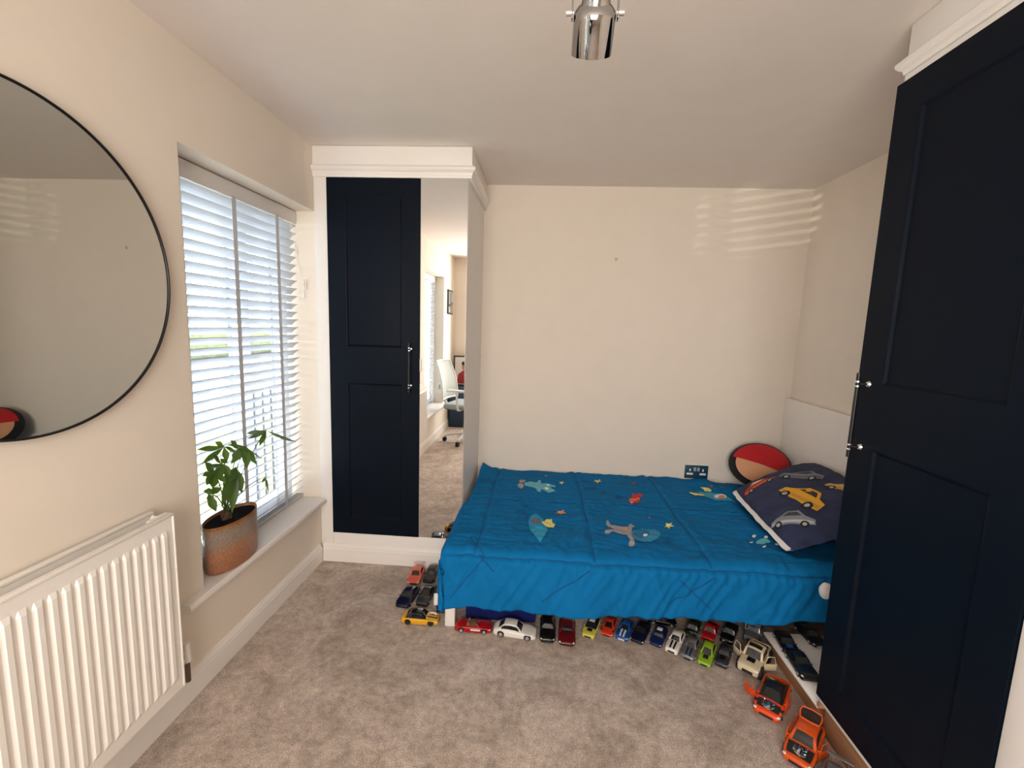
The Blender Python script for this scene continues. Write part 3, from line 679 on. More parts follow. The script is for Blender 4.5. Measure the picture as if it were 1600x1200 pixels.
applique('alien', ell(1375, 600, 52, 22), (98, 186, 202))
for q in ((1310, 556), (1396, 570), (1290, 599), (1382, 642), (1476, 616)): applique('alien_dot', ell(q[0], q[1], 15, 9, 10), WH)
for (x, y, r, c, f) in ((868, 122, 18, (196, 150, 148), z3), (988, 167, 25, YE_, z3), (1268, 157, 36, YE_, z3), (980, 396, 48, (232, 152, 110), z3), (425, 160, 26, (190, 50, 54), z4), (682, 480, 44, YE_, z4), (540, 420, 16, (206, 160, 150), z4), (1070, 187, 20, (214, 156, 150), z4), (995, 200, 16, (170, 46, 84), z4)):
    applique('star', starp(x, y, r), c, f)
def stitch(pts, f=z4):
    P = []
    for p in pts: q = px2(f(*p)); P.append((q[0], q[1], duvet_h(*q)+0.002))
    bm = bmesh.new(); tube(bm, P, 0.0013, 5); return finish(bm, 'stitching', mat('navy_thread', (0.004, 0.03, 0.11), 0.8), dv, True, LOD)
stitch([(0, 148), (60, 146), (110, 160), (140, 190), (120, 214), (80, 220), (62, 208), (80, 194), (130, 196), (180, 210), (214, 226), (210, 244), (186, 244), (182, 232), (220, 232), (270, 246), (318, 256), (326, 272), (300, 282), (286, 268), (320, 260), (380, 272)])
stitch([(560, 590), (590, 596), (630, 615), (655, 602), (670, 580), (690, 568)]); stitch([(655, 602), (688, 600)]); stitch([(670, 580), (668, 566)])
for pp in ([(1255, 540), (1300, 566), (1330, 590)], [(1250, 572), (1290, 590), (1332, 600)], [(1420, 606), (1470, 640), (1504, 674)], [(1398, 622), (1440, 650), (1500, 668)], [(1360, 580), (1375, 560), (1390, 562)], [(1370, 622), (1366, 640)]): stitch(pp)
stitch([(725, 440), (690, 405), (660, 385), (620, 402)], z3); stitch([(725, 430), (705, 395), (690, 350), (720, 345), (740, 380)], z3); stitch([(690, 405), (650, 425)], z3)
stitch([(380, 160), (425, 160), (500, 200)]); stitch([(360, 150), (300, 170)])

# pillow with printed cars (plain generic shapes) ---------------------
PC = Vector((1.444, 2.392, 0.582))
pw = thing('pillow', 'navy pillow printed with yellow, red and grey cars at the bed head', 'pillow', PC)
def pil(u, v):
    """u along the width (bed foot -> headboard), v along the length; 0..1 plump profile"""
    return 0.075*max(0, (1-abs(u)**3.0))**0.62*max(0, (1-abs(v)**3.4))**0.62
ptilt = Matrix.Rotation(math.radians(-27), 3, 'Y') @ Matrix.Rotation(math.radians(0.5), 3, 'X')
pyaw = Matrix.Rotation(math.radians(-5), 3, 'Z')
PM = pyaw @ ptilt
def pshape(u, v, s, lift=0.0):
    k = 1-0.06*(abs(u)**4)*(abs(v)**4)
    if s < 0: s = -0.42
    wob = 0.012*noise.noise(Vector((u*2.3, v*2.9, 1.2+s)))*(1-abs(u)**2*abs(v)**2)+0.006*noise.noise(Vector((u*6, v*7, 3.2+s)))
    return PM @ Vector((u*0.255*k, v*0.400*k, s*pil(u, v)+wob+lift))
n1_, n2_ = 30, 44; vs = []; fs = []
for s in (1, -1):
    base = len(vs)
    for i in range(n1_+1):
        for j in range(n2_+1):
            u, v = -1+2*i/n1_, -1+2*j/n2_
            u = math.sin(u*PI/2)*0.35+u*0.65; v = math.sin(v*PI/2)*0.35+v*0.65
            vs.append(tuple(pshape(u, v, s)))
    for i in range(n1_):
        for j in range(n2_):
            k = base+i*(n2_+1)+j; f = (k, k+1, k+n2_+2, k+n2_+1); fs.append(f if s < 0 else f[::-1])
bm = bmesh.new(); vv = [bm.verts.new(v) for v in vs]
for f in fs: bm.faces.new([vv[i] for i in f])
me = bpy.data.meshes.new('pillow_case'); bm.to_mesh(me); bm.free(); me.shade_smooth(); new_obj('pillow_case', me, pillow_m, pw)
# white under-flap showing along the lower-left edge
bm = bmesh.new(); prev = None
for i in range(41):
    v = -0.97+1.94*i/40; wv = 0.010+0.010*abs(noise.noise(Vector((v*4, 0, 2))))
    a_ = pshape(-0.975, v, 1, 0.0); b_ = a_+PM @ Vector((-wv-0.012, 0, -0.004)); c_ = pshape(-0.93, v, -1, -0.006)
    cur = [bm.verts.new(q) for q in (a_, b_, c_)]
    if prev:
        for k in range(2): bm.faces.new((prev[k], prev[k+1], cur[k+1], cur[k]))
    prev = cur
finish(bm, 'white_underside_hem', sheet_m, pw, True)
def pprint(name, poly, col, lift=0.0016):
    bm = bmesh.new(); vv = [bm.verts.new((p[0], p[1], 0)) for p in poly]
    es = [bm.edges.new((vv[i], vv[(i+1) % len(vv)])) for i in range(len(vv))]
    bmesh.ops.triangle_fill(bm, use_beauty=True, edges=es, normal=(0, 0, 1))
    for _ in range(4):
        lg = [e_ for e_ in bm.edges if e_.calc_length() > 0.05]
        if lg: bmesh.ops.subdivide_edges(bm, edges=lg, cuts=1)
    bmesh.ops.triangulate(bm, faces=bm.faces)
    for v in bm.verts: v.co = pshape(max(-0.99, min(0.99, v.co.x)), max(-0.99, min(0.99, v.co.y)), 1, lift)
    for f in bm.faces:
        f.normal_update()
        if (PM.inverted() @ f.normal).z < 0: f.normal_flip()
    me = bpy.data.meshes.new(name); bm.to_mesh(me); bm.free(); me.shade_smooth()
    return new_obj(name, me, mat('print_%d_%d_%d' % col, srgb(*col), 0.85), pw)
def printed_car(cu, cv, sc, ang, body, glass, low, asp=1.5):
    ca, sa = math.cos(ang), math.sin(ang)
    def T(pts): return [(cu+(x*ca-y*sa)*sc*asp, cv+(x*sa+y*ca)*sc) for x, y in pts]
    pprint('printed_car', T([(-1, -0.25), (-0.98, 0.05), (-0.6, 0.2), (-0.25, 0.5), (0.25, 0.52), (0.55, 0.22), (0.95, 0.1), (1.0, -0.25), (0.5, -0.3), (-0.5, -0.3)]), body)
    pprint('printed_window', T([(-0.45, 0.2), (-0.2, 0.42), (0.2, 0.43), (0.42, 0.2)]), glass, 0.0024)
    pprint('printed_flash', T([(-0.9, -0.1), (0.9, -0.02), (0.95, -0.2), (-0.9, -0.22)]), low, 0.0024)
    for wx in (-0.58, 0.58):
        pprint('printed_wheel', T(ell(wx, -0.27, 0.19, 0.19, 10)), (24, 24, 30), 0.0030); pprint('printed_hub', T(ell(wx, -0.27, 0.10, 0.10, 8)), (178, 178, 180), 0.0036)
NU = math.radians(280)
printed_car(-0.10, -0.24, 0.38, NU, (232, 172, 42), (60, 60, 70), (200, 150, 60))
printed_car(-0.50, 0.58, 0.26, NU+1.35, (178, 48, 36), (225, 215, 205), (205, 120, 50))
printed_car(0.30, 0.32, 0.31, NU+0.5, (122, 124, 132), (50, 62, 90), (92, 94, 104))
printed_car(-0.60, -0.60, 0.27, NU+0.75, (132, 136, 142), (60, 64, 76), (186, 188, 192))
printed_car(0.66, -0.34, 0.27, NU+0.2, (216, 176, 92), (110, 96, 70), (196, 150, 60))

# round cushion -------------------------------------------------------
cu = thing('round_cushion', 'round red and black cushion in the bed corner behind the pillow', 'cushion', (1.495, 2.995, 0.462))
CM = Matrix.Translation((0, 0, 0.125)) @ Matrix.Rotation(math.radians(-16), 4, 'Z') @ Matrix.Rotation(math.radians(-24), 4, 'X')
def cush(name, m, r0, th, a0, a1, rin=0.0, lift=0.0, sq=0.80):
    bm = bmesh.new(); n, k = 40, 10; g = []
    full = abs(a1-a0) >= 2*PI-1e-3
    for i in range(n+1):
        a = a0+(a1-a0)*i/n; row = []
        for j in range(k+1):
            f = rin+(r0-rin)*j/k; h = th*math.sqrt(max(0, 1-(f/0.19)**2.6))
            row.append(bm.verts.new(CM @ Vector((f*math.cos(a), -h-lift, f*math.sin(a)*sq))))
        g.append(row)
    for i in range(n):
        for j in range(k): bm.faces.new((g[i][j], g[i+1][j], g[i+1][j+1], g[i][j+1]))
    bmesh.ops.remove_doubles(bm, verts=bm.verts, dist=1e-5)
    return bm
bm = cush('x', None, 0.19, 0.055, 0, 2*PI); bm2 = cush('x', None, 0.19, -0.05, 0, 2*PI)
me2 = bpy.data.meshes.new('tmp'); bm2.to_mesh(me2); bm2.free(); bm.from_mesh(me2); bpy.data.meshes.remove(me2); bmesh.ops.remove_doubles(bm, verts=bm.verts, dist=1e-4)
finish(bm, 'cushion_body', mat('black_plush', (0.008, 0.007, 0.008), 0.95, sheen=0.2), cu, True)
bm = cush('x', None, 0.172, 0.055, math.radians(-20), math.radians(165), 0.0, 0.0022); finish(bm, 'red_panel', mat('red_plush', srgb(178, 18, 28), 0.9, sheen=0.2), cu, True)
bm = cush('x', None, 0.150, 0.055, math.radians(165), math.radians(340), 0.0, 0.0022); finish(bm, 'tan_panel', mat('tan_plush', srgb(206, 150, 112), 0.9, sheen=0.2), cu, True)
# small white cloth at the duvet end
bm = bmesh.new(); ball(bm, (0, 0, 0), 0.034, (0.75, 0.6, 1.05), 20, 14)
for v in bm.verts: v.co *= 1+0.12*noise.noise(v.co*40)
o = finish(bm, 'cloth_bundle', sheet_m, None, True); o.location = at(1290, 923, 'y', 1.846); tag(o, 'small rounded white cloth poking out between duvet and wardrobe door', 'cloth')

# storage under the bed ------------------------------------------------
def tub(loc, sx_, sy_, h, m, label):
    t = thing('storage_box', label, 'storage box', loc, group='boxes stored under the bed')
    bm = bmesh.new(); box(bm, (-sx_/2, -sy_/2, 0), (sx_/2, sy_/2, h-0.014), 0.008); finish(bm, 'tub', m, t, True, None, 50)
    bm = bmesh.new(); box(bm, (-sx_/2-0.006, -sy_/2-0.006, h-0.0135), (sx_/2+0.006, sy_/2+0.006, h), 0.004); finish(bm, 'lid', m, t, True, None, 50)
    for s in (-1, 1): bxo('clip', (s*sx_/4-0.02, -sy_/2-0.012, h-0.05), (s*sx_/4+0.02, -sy_/2-0.0062, h-0.004), m, t, 0.001)
tub((-0.145, 2.255, 0), 0.35, 0.42, 0.150, boxblue_m, 'dark blue plastic storage box under the foot of the bed')
tub((0.545, 2.345, 0), 0.16, 0.40, 0.150, boxblue_m, 'narrow dark blue plastic box under the middle of the bed')
tub((0.225, 2.33, 0), 0.16, 0.40, 0.150, sheet_m, 'white plastic storage box under the bed behind dark red car')

# ---------------------------------------------------------------- potted plant
PX, PY, PZ = -1.3185, 1.772, ZS+0.0305
pp_ = thing('potted_plant', 'money tree in an oval brown stoneware pot on the window sill', 'plant', (PX, PY, PZ)); lo = pp_.location
bm = bmesh.new()
lathe(bm, [(0.0, 0.0), (0.92, 0.0), (0.98, 0.006), (1.0, 0.016), (1.02, 0.10), (1.03, 0.196), (1.035, 0.204), (1.02, 0.209), (0.99, 0.207), (0.965, 0.198), (0.94, 0.13), (0.0, 0.13)], 64, 0.0695, 0.140)
finish(bm, 'pot', pot_m, pp_, True, None, 60)
bm = bmesh.new(); lathe(bm, [(0.0, 0.148), (0.5, 0.147), (0.93, 0.142)], 40, 0.0695, 0.140)
for v in bm.verts: v.co.z += 0.006*noise.noise(v.co*60)
finish(bm, 'soil', soil_m, pp_, True)
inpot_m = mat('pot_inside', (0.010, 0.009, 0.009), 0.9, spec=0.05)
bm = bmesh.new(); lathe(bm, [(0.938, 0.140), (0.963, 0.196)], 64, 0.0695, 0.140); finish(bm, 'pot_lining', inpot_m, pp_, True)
TR = Vector((-0.012, -0.012, 0.14))
bm = bmesh.new()
for k in range(3):
    pts = []
    for i in range(9):
        f = i/8; a = k*2*PI/3+f*4.2; pts.append(TR+Vector((0.012*math.cos(a), 0.012*math.sin(a), f*0.085)))
    tube(bm, pts, 0.013, 8, [1.15, 1.1, 1.05, 1, 0.98, 0.95, 0.92, 0.88, 0.8])
finish(bm, 'trunk', bark_m, pp_, True)
def leaf_mesh(bm, base, tip, width, nrm, sag):
    base, tip = Vector(base), Vector(tip); d = tip-base; Ln = d.length; d.normalize(); sd = d.cross(nrm).normalized(); up = sd.cross(d).normalized()
    prof = [0.04, 0.30, 0.62, 0.88, 1.0, 0.92, 0.66, 0.32, 0.02]; rows = []
    for i, w in enumerate(prof):
        f = i/8; c = base+d*Ln*f-up*sag*Ln*(f*f-f)*-1.0*0.9
        hw = w*width/2
        rows.append([bm.verts.new(c-sd*hw+up*hw*0.22), bm.verts.new(c-sd*hw*0.5+up*hw*0.06), bm.verts.new(c), bm.verts.new(c+sd*hw*0.5+up*hw*0.06), bm.verts.new(c+sd*hw+up*hw*0.22)])
    for a, b_ in zip(rows, rows[1:]):
        for k in range(4): bm.faces.new((a[k], a[k+1], b_[k+1], b_[k]))
def z5(x, y): return (290+x/4.284, 640+y/4.284)
def P5(x, y, dx):
    q = at(*z5(x, y), 'x', PX+dx); q.y = max(q.y, 1.60); q.x = max(q.x, -1.372); return q
hubs = [((540, 138), 0.02, [(405, 160, 0.05), (415, 196, 0.07), (494, 246, 0.04), (742, 214, -0.02)], 0.024),
        ((402, 246), 0.0, [(280, 236, -0.03), (302, 366, 0.03), (412, 398, 0.05), (532, 340, 0.0), (475, 370, 0.05), (345, 290, -0.04)], 0.026),
        ((258, 248), 0.01, [(72, 268, -0.03), (90, 372, 0.02), (196, 216, -0.04), (278, 350, 0.05), (345, 285, 0.02)], 0.024),
        ((196, 428), 0.03, [(78, 535, 0.01), (150, 545, 0.06), (96, 450, -0.02), (278, 485, 0.05), (306, 400, 0.0), (130, 350, -0.02)], 0.026),
        ((335, 385), 0.03, [(310, 698, 0.06), (240, 655, 0.04), (378, 562, 0.05), (268, 500, 0.05)], 0.034),
        ((122, 582), 0.04, [(150, 715, 0.06), (84, 660, 0.03), (80, 560, 0.01), (245, 520, 0.05)], 0.026),
        ((352, 262), 0.03, [(410, 330, 0.05), (300, 205, -0.02), (440, 275, 0.03), (330, 350, 0.06)], 0.026),
        ((240, 360), 0.04, [(180, 300, 0.02), (120, 415, 0.04), (300, 440, 0.06), (212, 470, 0.06), (270, 330, 0.0)], 0.026),
        ((535, 450), -0.02, [(512, 492, 0.0), (556, 548, 0.0)], 0.010)]
top = Vector((PX, PY, PZ))+TR+Vector((0, 0, 0.085))
for (hx_, hy_), dx, lv, wd_ in hubs:
    h = P5(hx_, hy_, dx)
    mid_ = (top+h)/2+Vector((0.0, 0.0, 0.03))
    bm = bmesh.new(); tube(bm, [top-Vector((0, 0, 0.01)), top.lerp(mid_, 0.5)+Vector((0, 0, 0.008)), mid_, mid_.lerp(h, 0.55)+Vector((0, 0, 0.006)), h], 0.0024, 6, [1.2, 1, 0.9, 0.75, 0.6]); finish(bm, 'stem', stem_m, pp_, True, lo)
    for (tx, ty, dd) in lv:
        tp = P5(tx, ty, dx+dd*0.5); nr = Vector((0.55+random.uniform(-.2, .2), -0.45, 0.75+random.uniform(-.25, .25)))
        bm = bmesh.new(); leaf_mesh(bm, h, tp, wd_*random.uniform(1.0, 1.35), nr, 0.16)
        me = bpy.data.meshes.new('leaf'); bmesh.ops.translate(bm, verts=bm.verts, vec=-lo); bm.to_mesh(me); bm.free(); me.shade_smooth(); new_obj('leaf', me, leaf_m, pp_)

# ---------------------------------------------------------------- toy cars
def lerp_pts(pts, s):
    if s <= pts[0][0]: return pts[0][1]
    for (a, va), (b_, vb) in zip(pts, pts[1:]):
        if s <= b_:
            t = (s-a)/(b_-a); t = t*t*(3-2*t)*0.5+t*0.5; return va+(vb-va)*t
    return pts[-1][1]
WHEELS = {}
def wheel_meshes(r, w):
    k = (round(r, 4), round(w, 4))
    if k not in WHEELS:
        bm = bmesh.new(); lathe(bm, [(0, -w/2), (r*0.62, -w/2), (r*0.92, -w/2), (r, -w*0.3), (r, w*0.3), (r*0.92, w/2), (r*0.62, w/2), (0, w/2)], 20)
        bmesh.ops.rotate(bm, verts=bm.verts, cent=(0, 0, 0), matrix=Matrix.Rotation(PI/2, 3, 'X')); a = bpy.data.meshes.new('wheel'); bm.to_mesh(a); bm.free(); a.shade_smooth(); a.set_sharp_from_angle(angle=0.8); a.materials.append(tyre_m)
        bm = bmesh.new(); lathe(bm, [(0, 0.0014), (r*0.2, 0.0014), (r*0.25, 0.0004), (r*0.52, 0.0002), (r*0.60, 0.0012), (r*0.66, 0.0008), (r*0.66, -0.001), (0, -0.001)], 20)
        bmesh.ops.rotate(bm, verts=bm.verts, cent=(0, 0, 0), matrix=Matrix.Rotation(PI/2, 3, 'X')); b_ = bpy.data.meshes.new('hub'); bm.to_mesh(b_); bm.free(); b_.shade_smooth(); b_.materials.append(hub_m)
        WHEELS[k] = (a, b_)
    return WHEELS[k]
BASE = dict(clear=0.10, hood=0.56, hoodf=0.47, nose=0.36, boot=0.60, tail=0.46, ws=0.68, wst=0.53, rwt=0.27, rwb=0.10, wr=0.235, ax=(0.19, 0.81), roofw=0.74, taper=0.20, cabw=0.86)
STY = dict(
    coupe=dict(), sedan=dict(ws=0.70, wst=0.58, rwt=0.30, rwb=0.16, roofw=0.78), muscle=dict(hood=0.62, hoodf=0.60, nose=0.46, boot=0.62, tail=0.52, ws=0.62, wst=0.50, rwt=0.28, rwb=0.12, taper=0.12),
    classic=dict(hood=0.60, hoodf=0.55, nose=0.40, boot=0.58, ws=0.64, wst=0.54, rwt=0.30, rwb=0.10, roofw=0.70, taper=0.26),
    supercar=dict(hood=0.62, hoodf=0.50, nose=0.36, boot=0.66, tail=0.56, ws=0.74, wst=0.52, rwt=0.34, rwb=0.08, wr=0.29, roofw=0.66, taper=0.14),
    hatch=dict(hood=0.60, hoodf=0.55, nose=0.44, boot=0.60, tail=0.5, ws=0.70, wst=0.55, rwt=0.14, rwb=0.04, roofw=0.80),
    pickup=dict(hood=0.60, hoodf=0.60, nose=0.50, boot=0.56, tail=0.54, ws=0.68, wst=0.60, rwt=0.40, rwb=0.36, roofw=0.84, taper=0.08, clear=0.16, wr=0.25, cabw=0.92),
    truck=dict(hood=0.62, hoodf=0.60, nose=0.52, boot=0.56, tail=0.54, ws=0.69, wst=0.58, rwt=0.34, rwb=0.29, roofw=0.84, taper=0.08, clear=0.22, wr=0.27, cabw=0.92),
    convertible=dict(hood=0.78, hoodf=0.72, nose=0.52, boot=0.76, tail=0.60, ws=0.64, wst=0.58, rwt=0.34, rwb=0.28, taper=0.16, wr=0.30, clear=0.14))
cars_group = 'toy cars parked around the bed'
def toy_car(label, p_front, p_back, L, style, body, roof=None, z=0.0, W=None, H=None, wheel=None, stripes=None, wing=None, opendoors=None, engine=False, hatch_up=False, sunroof=False, hoodpatch=None, flash=None, hubs=True, name='toy_car', lights=True, grille=plastic_black_m, mirrors=True, plate=False, shift=0.0):
    st = dict(BASE); st.update(STY[style]); conv = style == 'convertible'
    A, B = at(*p_front, 'z', z), at(*p_back, 'z', z); d = (A-B); d.z = 0; d.normalize()
    c = A-d*(L/2)+d*shift
    W = W or L*0.41; H = H or L*(0.30 if style not in ('pickup', 'truck', 'convertible') else (0.42 if style == 'truck' else 0.38 if style == 'pickup' else 0.235))
    t = thing(name, label, 'toy car', (c.x, c.y, z), math.atan2(d.y, d.x), cars_group)
    r = H*st['wr']; wr_ = wheel or r; clr = st['clear']*H
    axx = [(s-0.5)*L for s in st['ax']]; ra_ = wr_*1.18
    deck = [(0, st['tail']*H), (0.06, st['boot']*H*0.97), (0.2, st['boot']*H), (st['ws'], st['hood']*H), (0.90, st['hoodf']*H), (0.97, (st['hoodf']*0.55+st['nose']*0.45)*H), (1, st['nose']*H)]
    def halfw(s): return W/2*(1-abs(2*s-1)**5*st['taper'])
    def er(s):
        e_ = (abs(2*s-1)-0.93)/0.07
        return math.sqrt(max(0, 1-e_*e_)) if e_ > 0 else 1.0
    def zl(s):
        x = (s-0.5)*L; z_ = clr+0.10*H*max(0, abs(2*s-1)-0.8)/0.2*0.6
        for xa in axx:
            dx = abs(x-xa)
            if dx < ra_: z_ = max(z_, wr_+math.sqrt(ra_*ra_-dx*dx)*0.98)
        return z_
    KN = [0, 0.14, 0.55, 0.68, 0.76, 1.0]
    def Bs(s, tt, sgn=1):
        w = halfw(s); e_ = er(s); w *= 0.84+0.16*e_; zt = lerp_pts(deck, s); lo_ = min(zl(s), zt*0.86); zm = zt*0.62
        zt2 = zm+(zt-zm)*(0.72+0.28*e_); lo2 = lo_+(zm*0.8-lo_)*(1-e_)*0.25 if lo_ < zm*0.8 else lo_
        hh = zt2-lo2; cr = 0.035*H
        P = [(w*0.95, lo2), (w, lo2+hh*0.22), (w*0.985, lo2+hh*0.70), (w*0.955, lo2+hh*0.90), (w*0.87, zt2), (0, zt2+cr)]
        for k in range(5):
            if tt <= KN[k+1]:
                f = (tt-KN[k])/(KN[k+1]-KN[k])
                y = P[k][0]+(P[k+1][0]-P[k][0])*f; zz = P[k][1]+(P[k+1][1]-P[k][1])*(f if k < 4 else math.sin(f*PI/2)); break
        return Vector(((s-0.5)*L, sgn*y, zz))
    ss = sorted({0, 0.006, 0.015, 0.03, 0.05, 0.95, 0.97, 0.985, 0.994, 1} | {round(i/40, 4) for i in range(2, 39)} | {round((xa+k*ra_)/L+0.5, 4) for xa in axx for k in (-1.0, -0.99, -0.9, 0.9, 0.99, 1.0)})
    tts = [0, 0.14, 0.35, 0.55, 0.68, 0.76, 0.88, 1.0]
    vs = []; rows = []
    for s in ss:
        pts = [Bs(s, q, 1) for q in tts]+[Bs(s, q, -1) for q in reversed(tts[:-1])]; rows.append(list(range(len(vs), len(vs)+len(pts)))); vs += pts
    fs = []
    n = len(rows[0])
    for a, b_ in zip(rows, rows[1:]):
        for k in range(n-1): fs.append((a[k], a[k+1], b_[k+1], b_[k]))
        fs.append((a[n-1], a[0], b_[0], b_[n-1]))
    fs.append(tuple(rows[0])); fs.append(tuple(reversed(rows[-1])))
    bo = pyd('body', vs, fs, body, t, True, None, 48)
    rh = H
    def zc(s):
        return lerp_pts([(st['rwb'], lerp_pts(deck, st['rwb'])*0.97), (st['rwt'], rh*0.965), ((st['rwt']+st['wst'])/2, rh), (st['wst'], rh*0.955), (st['ws'], lerp_pts(deck, st['ws'])*0.97)], s)
    KK = [0, 0.60, 0.74, 1.0]
    def Ks(s, tt, sgn=1, off=0.0):
        zb = lerp_pts(deck, s)*0.96; z1 = max(zc(s), zb+0.0004); f_ = (z1-zb)/(rh-zb+1e-6)
        wb = halfw(s)*st['cabw']; wt = wb*(1-(1-st['roofw'])*min(1, f_))
        P = [(wb, zb), (wt+(wb-wt)*0.10, zb+(z1-zb)*0.90), (wt*0.90, z1), (0, z1+0.03*H*min(1, f_*2))]
        for k in range(3):
            if tt <= KK[k+1]:
                f = (tt-KK[k])/(KK[k+1]-KK[k]); y = P[k][0]+(P[k+1][0]-P[k][0])*f; zz = P[k][1]+(P[k+1][1]-P[k][1])*f; break
        return Vector(((s-0.5)*L, sgn*y, zz))
    def surf_patch(nm, fn, s0, s1, ts, m, lift=0.0006, ns=6, sides=(1,), parent=None):
        """ts: list of (tt, sgn) across"""
        g = [[fn(s0+(s1-s0)*i/ns, q, sg) for q, sg in ts] for i in range(ns+1)]
        vs = []; fs = []
        nT = len(ts)
        for i in range(ns+1):
            for j in range(nT):
                a = g[min(i+1, ns)][j]-g[max(i-1, 0)][j]; b_ = g[i][min(j+1, nT-1)]-g[i][max(j-1, 0)]; nn = a.cross(b_)
                nn = nn.normalized() if nn.length > 1e-12 else Vector((0, 0, 1))
                if nn.dot(g[i][j]-Vector((g[i][j].x, 0, H*0.2))) < 0 and abs(nn.y)+abs(nn.z) > 0.05: nn = -nn
                vs.append(g[i][j]+nn*lift)
        for i in range(ns):
            for j in range(nT-1): k = i*nT+j; fs.append((k, k+1, k+nT+1, k+nT))
        return pyd(nm, vs, fs, m, parent or t, True)
    across = [(0.78, 1), (0.88, 1), (1.0, 1), (0.88, -1), (0.78, -1)]
    cabm = roof or body
    if not conv:
        vs = []; rows = []; cs = [st['rwb']+(st['ws']-st['rwb'])*i/22 for i in range(23)]; ct = [0, 0.3, 0.60, 0.67, 0.74, 0.87, 1.0]
        for s in cs:
            pts = [Ks(s, q, 1) for q in ct]+[Ks(s, q, -1) for q in reversed(ct[:-1])]; rows.append(list(range(len(vs), len(vs)+len(pts)))); vs += pts
        fs = []; n = len(rows[0])
        for a, b_ in zip(rows, rows[1:]):
            for k in range(n-1): fs.append((a[k], a[k+1], b_[k+1], b_[k]))
        pyd('cabin', vs, fs, cabm, t, True, None, 40)
        dw = st['ws']-st['wst']; dr = st['rwt']-st['rwb']
        surf_patch('windscreen', Ks, st['wst']+dw*0.12, st['ws']-dw*0.10, across, glass_dark_m)
        if not hatch_up: surf_patch('rear_window', Ks, st['rwb']+dr*0.18, st['rwt']-dr*0.10, across, glass_dark_m)
        for sg in (1, -1):
            s0_, s1_ = st['rwt']-dr*0.45, st['wst']+dw*0.5; m_ = (s0_+s1_)/2
            if style in ('truck', 'pickup', 'sedan'):
                surf_patch('side_window', Ks, s0_+0.015, m_-0.008, [(0.16, sg), (0.35, sg), (0.56, sg)], glass_dark_m); surf_patch('side_window', Ks, m_+0.008, s1_, [(0.16, sg), (0.35, sg), (0.56, sg)], glass_dark_m)
            else: surf_patch('side_window', Ks, s0_, s1_, [(0.16, sg), (0.35, sg), (0.56, sg)], glass_dark_m, ns=10)
        if sunroof: surf_patch('sunroof', Ks, st['rwt']+0.10, st['wst']-0.035, across, glass_dark_m, 0.0008)
    else:
        surf_patch('cockpit', Bs, 0.31, 0.60, [(0.80, 1), (0.9, 1), (1, 1), (0.9, -1), (0.80, -1)], tan_m, 0.0007)
        for sg in (1, -1):
            bm = bmesh.new(); box(bm, (-0.155*L, sg*W*0.20-W*0.13, H*0.70), (-0.105*L, sg*W*0.20+W*0.13, H*1.12), 0.003); finish(bm, 'seat', tan_m, t, True, None, 50)
        bm = bmesh.new(); xw_ = 0.10*L
        tube(bm, [(xw_+0.01, -W*0.38, H*0.75), (xw_-0.002, -W*0.34, H*1.13), (xw_-0.002, W*0.34, H*1.13), (xw_+0.01, W*0.38, H*0.75)], 0.0014, 6); finish(bm, 'windscreen_frame', chrome_m, t, True)
        bm = bmesh.new(); tube(bm, [(0.055*L+0.010*math.cos(a), W*0.2+0.010*math.sin(a), H*0.92+0.004*math.cos(a)) for a in [i*PI/6 for i in range(12)]], 0.001, 5); finish(bm, 'steering_wheel', plastic_black_m, t, True)
    if style in ('pickup', 'truck'):
        surf_patch('load_bed', Bs, 0.035, st['rwb']-0.02, [(0.80, 1), (0.9, 1), (1, 1), (0.9, -1), (0.80, -1)], plastic_black_m, 0.0008)
        for sg in (1, -1):
            bm = bmesh.new(); x0_, x1_ = (0.02-0.5)*L, (st['rwb']-0.5)*L; box(bm, (x0_, sg*W*0.44-W*0.035, st['boot']*H*0.9), (x1_, sg*W*0.44+W*0.035, st['boot']*H*1.10), 0.001); finish(bm, 'bed_side', body, t)
        bm = bmesh.new(); box(bm, ((0.012-0.5)*L, -W*0.42, st['boot']*H*0.9), ((0.035-0.5)*L, W*0.42, st['boot']*H*1.10), 0.001); finish(bm, 'tailgate', body, t)
    wa, wb_ = wheel_meshes(wr_, W*0.16 if style != 'truck' else W*0.2)
    wy = W/2-W*0.075 if style != 'truck' else W/2-W*0.03
    for xa in axx:
        for sg in (1, -1):
            o = new_obj('wheel', wa, None, t); o.location = (xa, sg*wy, wr_)
            if hubs:
                h = new_obj('hub', wb_, None, o); h.location = (0, sg*(W*0.08 if style != 'truck' else W*0.1), 0)
                if sg > 0: h.rotation_euler = (0, 0, PI)
    for sg in (1, -1):
        if lights:
            p = Bs(0.962, 0.66, sg); bm = bmesh.new(); ball(bm, (0, 0, 0), W*0.075, (1.0, 1.15, 0.62), 12, 8); o = finish(bm, 'headlight', lamp_m, t, True); o.location = p-Vector((0.0015, sg*W*0.045, 0.0012))
        p = Bs(0.018, 0.6, sg); bm = bmesh.new(); box(bm, (-0.0022, -W*0.075, -H*0.05), (0.0022, W*0.075, H*0.05), 0.0008); o = finish(bm, 'tail_light', red_lens_m, t); o.location = p-Vector((0.0008, sg*W*0.08, 0))
        if mirrors and not conv:
            p = Ks(st['wst']+(st['ws']-st['wst'])*0.62, 0.1, sg); bm = bmesh.new(); ball(bm, (0, sg*W*0.05, 0.001), W*0.045, (0.7, 1.2, 0.8), 8, 6); o = finish(bm, 'side_mirror', body, t, True); o.location = p
    nzf = lerp_pts(deck, 1.0)
    bm = bmesh.new(); box(bm, (L/2-0.002, -W*0.24, max(clr*1.25, nzf*0.42)), (L/2+0.0007, W*0.24, nzf*0.80), 0.0006); finish(bm, 'grille', grille, t)
